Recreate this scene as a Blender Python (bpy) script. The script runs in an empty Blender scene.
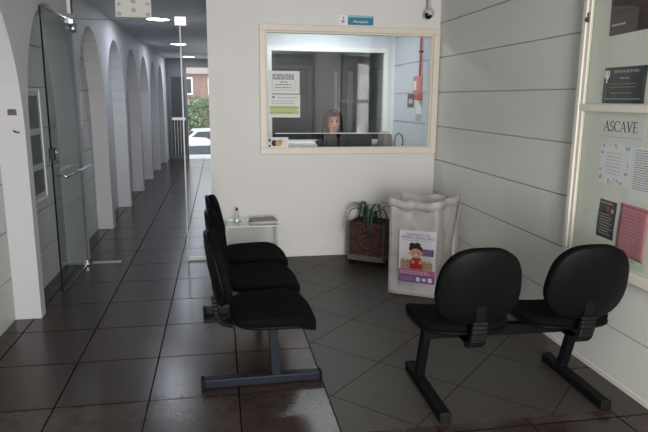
import bpy, bmesh, math, random
from mathutils import Vector, Matrix
random.seed(7)
C = bpy.context.scene.collection
PI = math.pi
sc = bpy.context.scene

# ------------------------------------------------------------------ camera
F_PX, YAW, PIT, ROLL, EYE = 590.0, 0.175177, 0.196412, -0.008226, 1.6
cy, sy, cp, sp, cr, sr = (math.cos(YAW), math.sin(YAW), math.cos(PIT), math.sin(PIT), math.cos(ROLL), math.sin(ROLL))
fwd = Vector((sy * cp, cy * cp, -sp)); rt = Vector((cy, -sy, 0)); dn = fwd.cross(rt)
r_ = cr * rt + sr * dn; d_ = -sr * rt + cr * dn
cam_data = bpy.data.cameras.new('camera'); cam = bpy.data.objects.new('camera', cam_data); C.objects.link(cam)
cam_data.sensor_width = 36; cam_data.lens = F_PX / 648 * 36; cam_data.clip_end = 200
m = Matrix.Identity(4)
for i in range(3):
    m[i][0] = r_[i]; m[i][1] = -d_[i]; m[i][2] = -fwd[i]
m.translation = Vector((0, 0, EYE)); cam.matrix_world = m
sc.camera = cam

# ------------------------------------------------------------------ world, lights, exposure
w = bpy.data.worlds.new('World'); sc.world = w; w.use_nodes = True
bg = w.node_tree.nodes['Background']; bg.inputs[0].default_value = (0.86, 0.92, 1.0, 1); bg.inputs[1].default_value = 1.9
sc.view_settings.view_transform = 'Standard'; sc.view_settings.look = 'None'
sc.view_settings.exposure = 0.45; sc.view_settings.gamma = 1; sc.view_settings.use_curve_mapping = False

def area(name, loc, rot, sx, sy_, power, col):
    l = bpy.data.lights.new(name, 'AREA'); l.shape = 'RECTANGLE'; l.size = sx; l.size_y = sy_
    l.energy = power; l.color = col
    o = bpy.data.objects.new(name, l); C.objects.link(o); o.location = loc; o.rotation_euler = rot
    return o
# daylight assumed behind the camera; unseen source, placed so its reflection misses the glass
area('unseen_front_daylight', (0.43, -2.35, 1.45), (math.radians(90), 0, 0), 1.16, 1.9, 185, (1.0, 0.955, 0.92))

# ------------------------------------------------------------------ materials
def newmat(name):
    mt = bpy.data.materials.new(name); mt.use_nodes = True
    nt = mt.node_tree
    return mt, nt, nt.nodes['Principled BSDF']

def mat(name, col, rough=0.5, metal=0.0, noise=0.0, nscale=8.0, bump=0.0, bscale=60.0, spec=0.5, trans=0.0, emis=None, estr=0):
    mt, nt, b = newmat(name)
    b.inputs['Base Color'].default_value = (*col, 1); b.inputs['Roughness'].default_value = rough
    b.inputs['Metallic'].default_value = metal; b.inputs['Specular IOR Level'].default_value = spec
    b.inputs['Transmission Weight'].default_value = trans
    tc = nt.nodes.new('ShaderNodeTexCoord')
    if noise:
        n = nt.nodes.new('ShaderNodeTexNoise'); n.inputs['Scale'].default_value = nscale; n.inputs['Detail'].default_value = 5
        mx = nt.nodes.new('ShaderNodeMixRGB'); mx.inputs[1].default_value = (*[c * (1 - noise) for c in col], 1)
        mx.inputs[2].default_value = (*[min(1, c * (1 + noise)) for c in col], 1)
        nt.links.new(tc.outputs['Object'], n.inputs['Vector']); nt.links.new(n.outputs['Fac'], mx.inputs[0])
        nt.links.new(mx.outputs[0], b.inputs['Base Color'])
    if bump:
        n = nt.nodes.new('ShaderNodeTexNoise'); n.inputs['Scale'].default_value = bscale; n.inputs['Detail'].default_value = 4
        bp = nt.nodes.new('ShaderNodeBump'); bp.inputs['Strength'].default_value = bump; bp.inputs['Distance'].default_value = 0.01
        nt.links.new(tc.outputs['Object'], n.inputs['Vector']); nt.links.new(n.outputs['Fac'], bp.inputs['Height'])
        nt.links.new(bp.outputs[0], b.inputs['Normal'])
    if emis:
        b.inputs['Emission Color'].default_value = (*emis, 1); b.inputs['Emission Strength'].default_value = estr
    return mt

def glass(name, tint=(0.90, 0.96, 0.94), ior=1.5, gain=1.0):
    mt = bpy.data.materials.new(name); mt.use_nodes = True; nt = mt.node_tree
    nt.nodes.remove(nt.nodes['Principled BSDF']); out = nt.nodes['Material Output']
    t = nt.nodes.new('ShaderNodeBsdfTransparent'); t.inputs[0].default_value = (*tint, 1)
    g = nt.nodes.new('ShaderNodeBsdfGlossy'); g.inputs['Roughness'].default_value = 0.01; g.inputs[0].default_value = (gain, gain, gain, 1)
    lw = nt.nodes.new('ShaderNodeLayerWeight'); lw.inputs[0].default_value = 0.5
    pw = nt.nodes.new('ShaderNodeMath'); pw.operation = 'POWER'; pw.inputs[1].default_value = 5
    nt.links.new(lw.outputs['Facing'], pw.inputs[0])
    f0 = ((ior - 1) / (ior + 1)) ** 2
    fr = nt.nodes.new('ShaderNodeMath'); fr.operation = 'MULTIPLY_ADD'; fr.inputs[1].default_value = 1 - f0; fr.inputs[2].default_value = f0
    nt.links.new(pw.outputs[0], fr.inputs[0])
    mx = nt.nodes.new('ShaderNodeMixShader')
    nt.links.new(fr.outputs[0], mx.inputs[0]); nt.links.new(t.outputs[0], mx.inputs[1]); nt.links.new(g.outputs[0], mx.inputs[2])
    nt.links.new(mx.outputs[0], out.inputs[0])
    return mt

def floor_material():
    mt, nt, b = newmat('floor_tiles')
    N = nt.nodes.new; L = nt.links.new
    tc = N('ShaderNodeTexCoord')
    def brick(loc, rot, bw, rh, ms, c1, c2, mc):
        mp = N('ShaderNodeMapping'); mp.inputs['Location'].default_value = loc; mp.inputs['Rotation'].default_value = (0, 0, rot)
        L(tc.outputs['Object'], mp.inputs[0])
        br = N('ShaderNodeTexBrick'); br.offset = 0; br.squash = 1
        br.inputs['Scale'].default_value = 1; br.inputs['Brick Width'].default_value = bw; br.inputs['Row Height'].default_value = rh
        br.inputs['Mortar Size'].default_value = ms; br.inputs['Mortar Smooth'].default_value = 0.3
        br.inputs['Color1'].default_value = (*c1, 1); br.inputs['Color2'].default_value = (*c2, 1); br.inputs['Mortar'].default_value = (*mc, 1)
        L(mp.outputs[0], br.inputs[0]); return br
    a = brick((0.89 + 0.48 * 10, -3.03 + 0.55 * 10, 0), 0, 0.48, 0.55, 0.0052, (0.033, 0.0225, 0.0185), (0.049, 0.034, 0.028), (0.007, 0.006, 0.006))
    # the diamond laid granite: rotate, then shift
    ang = math.radians(45); s = 0.52
    px, py = 0.57, 2.93
    qx = px * math.cos(ang) - py * math.sin(ang); qy = px * math.sin(ang) + py * math.cos(ang)
    g = brick((-qx + 20 * s, -qy + 20 * s, 0), ang, s, s, 0.0032, (0.043, 0.038, 0.032), (0.050, 0.044, 0.037), (0.024, 0.021, 0.018))
    n = N('ShaderNodeTexNoise'); n.inputs['Scale'].default_value = 9; n.inputs['Detail'].default_value = 8; n.inputs['Roughness'].default_value = 0.7
    L(tc.outputs['Object'], n.inputs[0])
    n2 = N('ShaderNodeTexNoise'); n2.inputs['Scale'].default_value = 130; n2.inputs['Detail'].default_value = 3
    L(tc.outputs['Object'], n2.inputs[0])
    def mul(col, fac_out, lo, hi):
        mr = N('ShaderNodeMapRange'); mr.inputs[1].default_value = 0.3; mr.inputs[2].default_value = 0.7
        mr.inputs[3].default_value = lo; mr.inputs[4].default_value = hi; L(fac_out, mr.inputs[0])
        mm = N('ShaderNodeMixRGB'); mm.blend_type = 'MULTIPLY'; mm.inputs[0].default_value = 1
        L(col, mm.inputs[1]); L(mr.outputs[0], mm.inputs[2]); return mm.outputs[0]
    ca = mul(a.outputs['Color'], n.outputs['Fac'], 0.75, 1.25)
    cg = mul(mul(g.outputs['Color'], n2.outputs['Fac'], 0.6, 1.5), n.outputs['Fac'], 0.85, 1.15)
    sx = N('ShaderNodeSeparateXYZ'); L(tc.outputs['Object'], sx.inputs[0])
    def gt(sock, v, op='GREATER_THAN'):
        mth = N('ShaderNodeMath'); mth.operation = op; mth.inputs[1].default_value = v; L(sock, mth.inputs[0]); return mth.outputs[0]
    def mulf(x, y):
        mth = N('ShaderNodeMath'); mth.operation = 'MULTIPLY'; L(x, mth.inputs[0]); L(y, mth.inputs[1]); return mth.outputs[0]
    mask = mulf(mulf(gt(sx.outputs[0], 0.552), gt(sx.outputs[0], 2.0, 'LESS_THAN')), gt(sx.outputs[1], 2.55))
    mx = N('ShaderNodeMixRGB'); L(mask, mx.inputs[0]); L(ca, mx.inputs[1]); L(cg, mx.inputs[2]); L(mx.outputs[0], b.inputs['Base Color'])
    # a thin worn seam around the granite
    rr = N('ShaderNodeMapRange'); rr.inputs[1].default_value = 0.3; rr.inputs[2].default_value = 0.7; rr.inputs[3].default_value = 0.235; rr.inputs[4].default_value = 0.255
    L(n.outputs['Fac'], rr.inputs[0])
    ad = N('ShaderNodeMath'); ad.operation = 'MULTIPLY_ADD'; ad.inputs[1].default_value = 0.22; L(mask, ad.inputs[0]); L(rr.outputs[0], ad.inputs[2])
    bp = N('ShaderNodeBump'); bp.inputs['Strength'].default_value = 0.15; bp.inputs['Distance'].default_value = 0.002
    mf = N('ShaderNodeMixRGB'); L(mask, mf.inputs[0]); L(a.outputs['Fac'], mf.inputs[1]); L(g.outputs['Fac'], mf.inputs[2])
    rg = N('ShaderNodeMath'); rg.operation = 'MULTIPLY_ADD'; rg.inputs[1].default_value = 0.45; rg.use_clamp = True
    L(mf.outputs[0], rg.inputs[0]); L(ad.outputs[0], rg.inputs[2]); L(rg.outputs[0], b.inputs['Roughness'])
    spc = N('ShaderNodeMapRange'); spc.inputs[3].default_value = 0.38; spc.inputs[4].default_value = 0.0; L(mf.outputs[0], spc.inputs[0]); L(spc.outputs[0], b.inputs['Specular IOR Level'])
    iv = N('ShaderNodeMath'); iv.operation = 'SUBTRACT'; iv.inputs[0].default_value = 1; L(mf.outputs[0], iv.inputs[1])
    L(iv.outputs[0], bp.inputs['Height']); L(bp.outputs[0], b.inputs['Normal'])
    return mt

M = dict(
    floor=floor_material(),
    white=mat('white_wall_paint', (0.74, 0.735, 0.72), 0.55, noise=0.03, nscale=3, bump=0.06, bscale=90),
    panelw=mat('pale_wall_panel', (0.68, 0.69, 0.645), 0.42, noise=0.03, nscale=2, bump=0.03, bscale=40),
    panell=mat('dimmed_wall_panel', (0.54, 0.565, 0.55), 0.45, noise=0.03, nscale=2, bump=0.03, bscale=40),  # wall panel colour darkened to paint in the dimmer light on the left
    arcade=mat('arcade_plaster', (0.55, 0.55, 0.57), 0.6, noise=0.03, nscale=4, bump=0.08, bscale=70),
    ceil=mat('ceiling_paint', (0.62, 0.64, 0.66), 0.7, noise=0.02),
    cream=mat('cream_painted_wood', (0.76, 0.70, 0.60), 0.4, noise=0.04, nscale=14, bump=0.05, bscale=30),
    cream2=mat('pale_cream_wood', (0.74, 0.71, 0.62), 0.4, noise=0.04, nscale=12, bump=0.04, bscale=30),
    back=mat('notice_backing', (0.74, 0.745, 0.66), 0.7, noise=0.06, nscale=5),
    glass=glass('clear_glass', (0.97, 0.985, 0.98), 1.36),
    gdoor=glass('greenish_glass', (0.945, 0.98, 0.975), 1.35, 0.45),
    gdark=glass('smoked_glass', (0.62, 0.64, 0.65), 1.22),
    gedge=mat('polished_glass_edge', (0.10, 0.16, 0.15), 0.15),
    gedge_light=mat('bright_glass_edge', (0.72, 0.76, 0.76), 0.2),
    tabletop=glass('table_glass', (0.86, 0.95, 0.93), 1.6),
    alu=mat('brushed_aluminium', (0.62, 0.62, 0.62), 0.32, 1.0, bump=0.03),
    chrome=mat('chrome', (0.8, 0.8, 0.82), 0.12, 1.0),
    fabric=mat('black_upholstery', (0.0045, 0.0045, 0.005), 0.95, noise=0.25, nscale=60, bump=0.3, bscale=420, spec=0.06),
    shell=mat('black_plastic_shell', (0.0045, 0.0045, 0.005), 0.42, noise=0.1, bump=0.12, bscale=260, spec=0.09),
    rubber=mat('ribbed_black_rubber', (0.006, 0.006, 0.006), 0.6, spec=0.2),
    bsteel=mat('black_painted_steel', (0.005, 0.0055, 0.0065), 0.55, noise=0.2, bump=0.05, spec=0.1),
    blsteel=mat('dark_bluegrey_painted_steel', (0.013, 0.016, 0.024), 0.45, spec=0.15, noise=0.2, nscale=20, bump=0.05),
    worn=mat('scuffed_steel', (0.25, 0.26, 0.27), 0.35, 0.8),
    paper=mat('white_paper', (0.80, 0.80, 0.80), 0.8, noise=0.02),
    offpaper=mat('offwhite_paper', (0.74, 0.75, 0.70), 0.8, noise=0.03),
    greenp=mat('lime_highlight', (0.52, 0.62, 0.22), 0.8),
    ink=mat('black_ink', (0.03, 0.03, 0.03), 0.8), grey=mat('grey_ink', (0.30, 0.30, 0.31), 0.8), midgrey=mat('soft_grey_ink', (0.48, 0.48, 0.49), 0.8),
    purple=mat('purple_print', (0.20, 0.10, 0.30), 0.7), magenta=mat('magenta_print', (0.55, 0.13, 0.32), 0.7), lilac=mat('lilac_print', (0.45, 0.36, 0.55), 0.7),
    red=mat('red_print', (0.55, 0.03, 0.03), 0.7), skinp=mat('peach_print', (0.72, 0.40, 0.28), 0.7), tan=mat('tan_print', (0.52, 0.33, 0.19), 0.7), brownp=mat('dark_brown_print', (0.05, 0.02, 0.02), 0.7),
    blue=mat('teal_blue_sign', (0.008, 0.20, 0.33), 0.45), tealg=mat('pale_teal_print', (0.30, 0.58, 0.58), 0.5), whitep=mat('white_print', (0.85, 0.85, 0.85), 0.6),
    pinkp=mat('pink_paper', (0.58, 0.26, 0.29), 0.8, noise=0.04), pinkd=mat('pink_ink', (0.42, 0.10, 0.15), 0.8), pinkm=mat('pink_marks', (0.70, 0.30, 0.42), 0.8), bluem=mat('blue_marks', (0.25, 0.42, 0.62), 0.8),
    darkp=mat('dark_poster', (0.028, 0.034, 0.034), 0.35), darkr=mat('dark_maroon_poster', (0.060, 0.030, 0.032), 0.35, noise=0.5, nscale=9), blackp=mat('black_leaflet', (0.035, 0.028, 0.026), 0.5),
    mintp=mat('pale_green_paper', (0.55, 0.66, 0.54), 0.8), mintd=mat('green_ink', (0.15, 0.30, 0.20), 0.8),
    photo=mat('dark_photograph', (0.10, 0.11, 0.12), 0.3, noise=0.8, nscale=9), photob=mat('framed_photo_mount', (0.52, 0.55, 0.54), 0.6),
    redpaint=mat('red_painted_metal', (0.55, 0.05, 0.07), 0.4), pinkbox=mat('faded_red_plastic', (0.66, 0.22, 0.22), 0.45),
    camw=mat('white_camera_plastic', (0.55, 0.55, 0.55), 0.4), black=mat('glossy_black', (0.008, 0.008, 0.008), 0.2), blackm=mat('matte_black_plastic', (0.02, 0.02, 0.022), 0.5),
    bark=mat('bark', (0.060, 0.022, 0.018), 0.7, noise=0.85, nscale=16, bump=0.8, bscale=40), soil=mat('soil', (0.03, 0.02, 0.015), 0.95, noise=0.4, nscale=40, bump=0.6),
    planter=mat('grey_brown_planter_wood', (0.11, 0.10, 0.09), 0.6, noise=0.2, nscale=20), leaf=mat('strap_leaf', (0.022, 0.070, 0.035), 0.35, noise=0.35, nscale=12),
    skin=mat('skin', (0.62, 0.25, 0.19), 0.5, noise=0.05, nscale=30), hair=mat('dark_brown_hair', (0.014, 0.005, 0.004), 0.65, noise=0.4, nscale=60, bump=0.4, bscale=120, spec=0.1),
    shirt=mat('dark_grey_shirt', (0.05, 0.055, 0.06), 0.8, bump=0.2), lips=mat('lips', (0.45, 0.10, 0.10), 0.4), eye=mat('dark_eye', (0.02, 0.01, 0.01), 0.2),
    desk=mat('pale_desk_laminate', (0.62, 0.63, 0.62), 0.4), wicker=mat('brown_grey_textured_plastic', (0.16, 0.13, 0.12), 0.7, noise=0.4, nscale=60, bump=0.5),
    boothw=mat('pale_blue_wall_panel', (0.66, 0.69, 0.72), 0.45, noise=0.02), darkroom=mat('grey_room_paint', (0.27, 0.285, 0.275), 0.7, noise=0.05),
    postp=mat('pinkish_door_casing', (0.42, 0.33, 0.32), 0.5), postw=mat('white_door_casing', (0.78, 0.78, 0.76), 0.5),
    lamp=mat('lit_downlight_disc', (0.9, 0.9, 0.9), 0.5, emis=(0.93, 0.97, 1.0), estr=14),
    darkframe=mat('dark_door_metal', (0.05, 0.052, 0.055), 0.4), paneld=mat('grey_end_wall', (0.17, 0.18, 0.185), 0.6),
    street=mat('pale_pavement', (0.42, 0.42, 0.42), 0.8, noise=0.15, nscale=2), brick=mat('red_brown_masonry', (0.32, 0.20, 0.17), 0.9, noise=0.35, nscale=3), brick2=mat('pinkish_render', (0.45, 0.36, 0.34), 0.9, noise=0.2, nscale=2),
    car=mat('white_car_paint', (0.62, 0.64, 0.66), 0.3), carr=mat('silver_car_paint', (0.5, 0.5, 0.52), 0.3), carglass=mat('dark_car_glass', (0.03, 0.035, 0.04), 0.08), tyre=mat('tyre_rubber', (0.02, 0.02, 0.02), 0.8),
    bush=mat('bush_leaves', (0.10, 0.16, 0.06), 0.6, noise=0.5, nscale=5), trunk=mat('tree_bark', (0.09, 0.06, 0.04), 0.9),
    lens=mat('lens_glass', (0.004, 0.004, 0.004), 0.05), taill=mat('red_lamp_lens', (0.5, 0.02, 0.02), 0.2),
)

def film_material():
    mt, nt, b = newmat('cloudy_plastic_film')
    N = nt.nodes.new; L = nt.links.new
    b.inputs['Base Color'].default_value = (0.78, 0.75, 0.74, 1); b.inputs['Roughness'].default_value = 0.42
    tr = N('ShaderNodeBsdfTransparent'); tr.inputs[0].default_value = (0.96, 0.96, 0.96, 1); tl = N('ShaderNodeBsdfTranslucent'); tl.inputs[0].default_value = (0.80, 0.77, 0.76, 1)
    tc = N('ShaderNodeTexCoord'); n = N('ShaderNodeTexNoise'); n.inputs['Scale'].default_value = 7; n.inputs['Detail'].default_value = 6; n.inputs['Distortion'].default_value = 0.7
    L(tc.outputs['Object'], n.inputs[0])
    bp = N('ShaderNodeBump'); bp.inputs['Strength'].default_value = 0.9; bp.inputs['Distance'].default_value = 0.03
    L(n.outputs['Fac'], bp.inputs['Height']); L(bp.outputs[0], b.inputs['Normal'])
    mr = N('ShaderNodeMapRange'); mr.inputs[1].default_value = 0.35; mr.inputs[2].default_value = 0.7; mr.inputs[3].default_value = 0.10; mr.inputs[4].default_value = 0.32
    L(n.outputs['Fac'], mr.inputs[0])
    m1 = N('ShaderNodeMixShader'); m1.inputs[0].default_value = 0.30; L(b.outputs[0], m1.inputs[1]); L(tl.outputs[0], m1.inputs[2])
    m2 = N('ShaderNodeMixShader'); L(mr.outputs[0], m2.inputs[0]); L(m1.outputs[0], m2.inputs[1]); L(tr.outputs[0], m2.inputs[2])
    L(m2.outputs[0], nt.nodes['Material Output'].inputs[0])
    return mt
M['film'] = film_material()

# ------------------------------------------------------------------ helpers
def tag(o, label=None, cat=None, group=None, kind=None):
    if label: o['label'] = label
    if cat: o['category'] = cat
    if group: o['group'] = group
    if kind: o['kind'] = kind
    return o

def empty(name, loc, rz=0.0, label=None, cat=None, group=None):
    o = bpy.data.objects.new(name, None); C.objects.link(o); o.location = loc; o.rotation_euler = (0, 0, rz); o.empty_display_size = 0.1
    return tag(o, label, cat, group)

def build(name, bm, mt, parent=None, smooth=False, bevel=0.0):
    bmesh.ops.recalc_face_normals(bm, faces=bm.faces)
    me = bpy.data.meshes.new(name); bm.to_mesh(me); bm.free(); me.materials.append(mt)
    if smooth:
        for p in me.polygons: p.use_smooth = True
    o = bpy.data.objects.new(name, me); C.objects.link(o); o.parent = parent
    if bevel:
        md = o.modifiers.new('bevel', 'BEVEL'); md.width = bevel; md.segments = 2; md.limit_method = 'ANGLE'; md.harden_normals = False
    return o

def box(bm, x0, x1, y0, y1, z0, z1, mtx=None):
    vs = [bm.verts.new(Vector(p) if mtx is None else mtx @ Vector(p)) for p in
          [(x0, y0, z0), (x1, y0, z0), (x1, y1, z0), (x0, y1, z0), (x0, y0, z1), (x1, y0, z1), (x1, y1, z1), (x0, y1, z1)]]
    for f in [(0, 3, 2, 1), (4, 5, 6, 7), (0, 1, 5, 4), (1, 2, 6, 5), (2, 3, 7, 6), (3, 0, 4, 7)]:
        bm.faces.new([vs[i] for i in f])
    return bm

def bx(*a, mtx=None): return box(bmesh.new(), *a, mtx=mtx)

def tube(bm, pts, rad, seg=10, cap=True):
    pts = [Vector(p) for p in pts]; n = len(pts)
    rads = rad if isinstance(rad, (list, tuple)) else [rad] * n
    rings = []; up = None
    for i, p in enumerate(pts):
        t = (pts[min(i + 1, n - 1)] - pts[max(i - 1, 0)]).normalized()
        if up is None:
            up = Vector((0, 0, 1)) if abs(t.z) < 0.9 else Vector((1, 0, 0))
        a = (up - t * up.dot(t)).normalized(); b = t.cross(a); up = a
        rings.append([bm.verts.new(p + (a * math.cos(2 * PI * k / seg) + b * math.sin(2 * PI * k / seg)) * rads[i]) for k in range(seg)])
    for i in range(n - 1):
        for k in range(seg):
            bm.faces.new([rings[i][k], rings[i][(k + 1) % seg], rings[i + 1][(k + 1) % seg], rings[i + 1][k]])
    if cap:
        bm.faces.new(rings[0][::-1]); bm.faces.new(rings[-1])
    return bm

def ribbon(bm, pts, half, thick, side=Vector((1, 0, 0))):
    """flat bar swept along pts (in a plane perpendicular to side)"""
    pts = [Vector(p) for p in pts]; n = len(pts); rings = []
    for i, p in enumerate(pts):
        t = (pts[min(i + 1, n - 1)] - pts[max(i - 1, 0)]).normalized(); nn = t.cross(side).normalized()
        h = half[i] if isinstance(half, list) else half
        rings.append([bm.verts.new(p + side * a * h + nn * b * thick / 2) for a, b in ((-1, -1), (1, -1), (1, 1), (-1, 1))])
    for i in range(n - 1):
        for k in range(4):
            bm.faces.new([rings[i][k], rings[i][(k + 1) % 4], rings[i + 1][(k + 1) % 4], rings[i + 1][k]])
    bm.faces.new(rings[0][::-1]); bm.faces.new(rings[-1])
    return bm

def lathe(bm, prof, seg=24, mtx=None):
    rings = []
    for r, z in prof:
        if r < 1e-5:
            v = bm.verts.new((0, 0, z)) if mtx is None else bm.verts.new(mtx @ Vector((0, 0, z))); rings.append([v])
        else:
            rr = []
            for k in range(seg):
                p = Vector((r * math.cos(2 * PI * k / seg), r * math.sin(2 * PI * k / seg), z)); rr.append(bm.verts.new(p if mtx is None else mtx @ p))
            rings.append(rr)
    for a, b in zip(rings[:-1], rings[1:]):
        for k in range(seg):
            k2 = (k + 1) % seg
            if len(a) == 1 and len(b) == 1: continue
            if len(a) == 1: bm.faces.new([a[0], b[k], b[k2]])
            elif len(b) == 1: bm.faces.new([a[k], a[k2], b[0]])
            else: bm.faces.new([a[k], a[k2], b[k2], b[k]])
    return bm

def frame_mtx(o, ax, ay):
    ax = Vector(ax).normalized(); ay = Vector(ay).normalized(); az = ax.cross(ay)
    mm = Matrix.Identity(4)
    for i in range(3):
        mm[i][0] = ax[i]; mm[i][1] = ay[i]; mm[i][2] = az[i]
    mm.translation = Vector(o); return mm

def text_obj(name, s, size, mt, mtx, parent, depth=0.0004, align='CENTER', sx=1.0):
    cu = bpy.data.curves.new(name, 'FONT'); cu.body = s; cu.size = size; cu.align_x = align; cu.align_y = 'CENTER'; cu.extrude = depth; cu.resolution_u = 3
    o = bpy.data.objects.new(name, cu); C.objects.link(o)
    bpy.context.view_layer.update()
    dg = bpy.context.evaluated_depsgraph_get()
    me = bpy.data.meshes.new_from_object(o.evaluated_get(dg)); bpy.data.objects.remove(o)
    me.transform(mtx @ Matrix.Diagonal((sx, 1, 1, 1))); me.materials.clear(); me.materials.append(mt)
    q = bpy.data.objects.new(name, me); C.objects.link(q); q.parent = parent
    return q

class Sheet:
    """a flat printed sheet: origin at its lower left corner, u right, v up, normal to the reader"""
    def __init__(s, name, mt, o, ax, ay, w, h, label, cat, group=None, thick=0.0012, wavy=0.0):
        s.m = frame_mtx(o, ax, ay); s.w = w; s.h = h; s.t = thick; s.k = 0; s.wavy = wavy
        if wavy:
            bm = bmesh.new(); nx, ny = 8, 8
            def q(i, j, z):
                u = w * i / nx; v = h * j / ny
                zz = wavy * (abs(2 * u / w - 1) ** 2) * (0.6 + 0.4 * math.sin(5 * v / h))
                return bm.verts.new(s.m @ Vector((u, v, z + zz)))
            A = [[q(i, j, 0) for j in range(ny + 1)] for i in range(nx + 1)]; B = [[q(i, j, thick) for j in range(ny + 1)] for i in range(nx + 1)]
            for i in range(nx):
                for j in range(ny):
                    bm.faces.new([A[i][j], A[i][j + 1], A[i + 1][j + 1], A[i + 1][j]]); bm.faces.new([B[i][j], B[i + 1][j], B[i + 1][j + 1], B[i][j + 1]])
            for i in range(nx):
                bm.faces.new([A[i][0], A[i + 1][0], B[i + 1][0], B[i][0]]); bm.faces.new([A[i][ny], B[i][ny], B[i + 1][ny], A[i + 1][ny]])
            for j in range(ny):
                bm.faces.new([A[0][j], B[0][j], B[0][j + 1], A[0][j + 1]]); bm.faces.new([A[nx][j], A[nx][j + 1], B[nx][j + 1], B[nx][j]])
            s.o = build(name, bm, mt, smooth=True)
        else:
            s.o = build(name, bx(0, w, 0, h, 0, thick, mtx=s.m), mt)
        tag(s.o, label, cat, group)
    def z(s): return s.t + s.wavy * 1.02
    def rects(s, name, mt, rs, lift=0.0004):
        bm = bmesh.new(); s.k += 1; z = s.z()
        for (u0, v0, u1, v1) in rs: box(bm, u0 * s.w, u1 * s.w, v0 * s.h, v1 * s.h, z, z + lift, mtx=s.m)
        return build(name, bm, mt, s.o)
    def lines(s, name, mt, u0, u1, v0, v1, n, thick=0.35, ragged=0.25):
        rs = []; st = (v1 - v0) / n
        for i in range(n):
            vv = v1 - (i + 0.5) * st; a = u0; e = u1 - random.random() * ragged * (u1 - u0)
            while a < e:
                b = min(e, a + random.uniform(0.06, 0.16)); rs.append((a, vv - st * thick / 2, b, vv + st * thick / 2)); a = b + 0.02
        return s.rects(name, mt, rs)
    def text(s, name, body, size, mt, u, v, sx=1.0, align='CENTER'):
        return text_obj(name, body, size, mt, s.m @ Matrix.Translation((u * s.w, v * s.h, s.z() + 0.0005)), s.o, align=align, sx=sx)
    def disc(s, name, mt, pts, lift=0.0006):
        bm = bmesh.new(); z = s.z()
        for (u, v, ru, rv, z_) in pts:
            lo = [bm.verts.new(s.m @ Vector(((u + ru * math.cos(a)) * s.w, (v + rv * math.sin(a)) * s.h, z))) for a in [2 * PI * k / 16 for k in range(16)]]
            hi = [bm.verts.new(s.m @ Vector(((u + ru * math.cos(a)) * s.w, (v + rv * math.sin(a)) * s.h, z + lift + z_))) for a in [2 * PI * k / 16 for k in range(16)]]
            bm.faces.new(lo[::-1]); bm.faces.new(hi)
            for k in range(16): bm.faces.new([lo[k], lo[(k + 1) % 16], hi[(k + 1) % 16], hi[k]])
        return build(name, bm, mt, s.o)

# ------------------------------------------------------------------ the setting
XR, XL, XA, YB, ZC = 2.20, -1.50, -1.32, 5.86, 2.58
ST = lambda o: tag(o, kind='structure')
ST(build('floor', bx(XL - 0.1, XR + 0.1, -2.5, 16.1, -0.1, 0.0), M['floor']))
ST(build('ceiling', bx(XL - 0.1, XR + 0.1, -2.5, 16.1, ZC, ZC + 0.1), M['ceil']))

YF_ = 7.45
GR = [0.32, 0.657, 0.995, 1.335, 1.672, 2.012, 2.345]
def grooved(name, x, sgn, y0, y1, mt, z0=0.0, z1=ZC):
    """panelled wall: surface at x, body extends to x+sgn*0.1, notched joints along Y"""
    pr = [(x, z0)]
    for g in GR:
        pr += [(x, g - 0.0045), (x + sgn * 0.022, g - 0.0035), (x + sgn * 0.022, g + 0.0035), (x, g + 0.0035)]
    pr += [(x, z1), (x + sgn * 0.1, z1), (x + sgn * 0.1, z0)]
    bm = bmesh.new(); a = [bm.verts.new((px, y0, pz)) for px, pz in pr]; b = [bm.verts.new((px, y1, pz)) for px, pz in pr]
    n = len(pr)
    for i in range(n): bm.faces.new([a[i], a[(i + 1) % n], b[(i + 1) % n], b[i]])
    bm.faces.new(a[::-1]); bm.faces.new(b)
    return ST(build(name, bm, mt))
grooved('wall_right', XR, 1, -2.5, YB + 0.12, M['panelw'])
grooved('wall_right_booth', XR, 1, YB + 0.12, YF_, M['boothw'])
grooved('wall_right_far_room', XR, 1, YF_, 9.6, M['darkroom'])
grooved('wall_left', XL, -1, -2.5, 16.1, M['panell'])

# arcade standing in front of the left wall
def arcade():
    bm = bmesh.new(); pw = 0.165; pitch = 1.535; spring, rise = 1.35, 0.975
    piers = [4.40 + pitch * i for i in range(-3, 8)]
    ends = [-2.5] + piers
    segs = 18
    def slab(y0, y1, z0f, z1):   # quad-strip prism between a lower curve and the ceiling
        pass
    box(bm, XL + 0.001, XA, -2.5, piers[0] + pw, 0, ZC)
    for i in range(len(piers)):
        pw = 0.105 if i == 3 else 0.165
        p0 = piers[i] + pw
        if i + 1 < len(piers): p1 = piers[i + 1]
        else: p1 = None
        if 0 < i < len(piers) - 1: box(bm, XL + 0.001, XA, piers[i], piers[i] + pw, 0, spring)
        if p1:
            c = (p0 + p1) / 2; r = (p1 - p0) / 2
            ys = [c - r * math.cos(PI * k / segs) for k in range(segs + 1)]
            zs = [spring + rise * math.sin(PI * k / segs) for k in range(segs + 1)]
            for k in range(segs):
                v = [bm.verts.new(q) for q in [(XL + .001, ys[k], zs[k]), (XA, ys[k], zs[k]), (XA, ys[k + 1], zs[k + 1]), (XL + .001, ys[k + 1], zs[k + 1]),
                                               (XL + .001, ys[k], ZC), (XA, ys[k], ZC), (XA, ys[k + 1], ZC), (XL + .001, ys[k + 1], ZC)]]
                bm.faces.new([v[0], v[1], v[2], v[3]]); bm.faces.new([v[1], v[5], v[6], v[2]]); bm.faces.new([v[0], v[3], v[7], v[4]])
            if i > 0: box(bm, XL + 0.001, XA, piers[i], piers[i] + pw, spring, ZC)
        else:
            box(bm, XL + 0.001, XA, piers[i], 16.1, 0, ZC)
    return ST(build('wall_left_arcade', bm, M['arcade']))
arcade()

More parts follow.
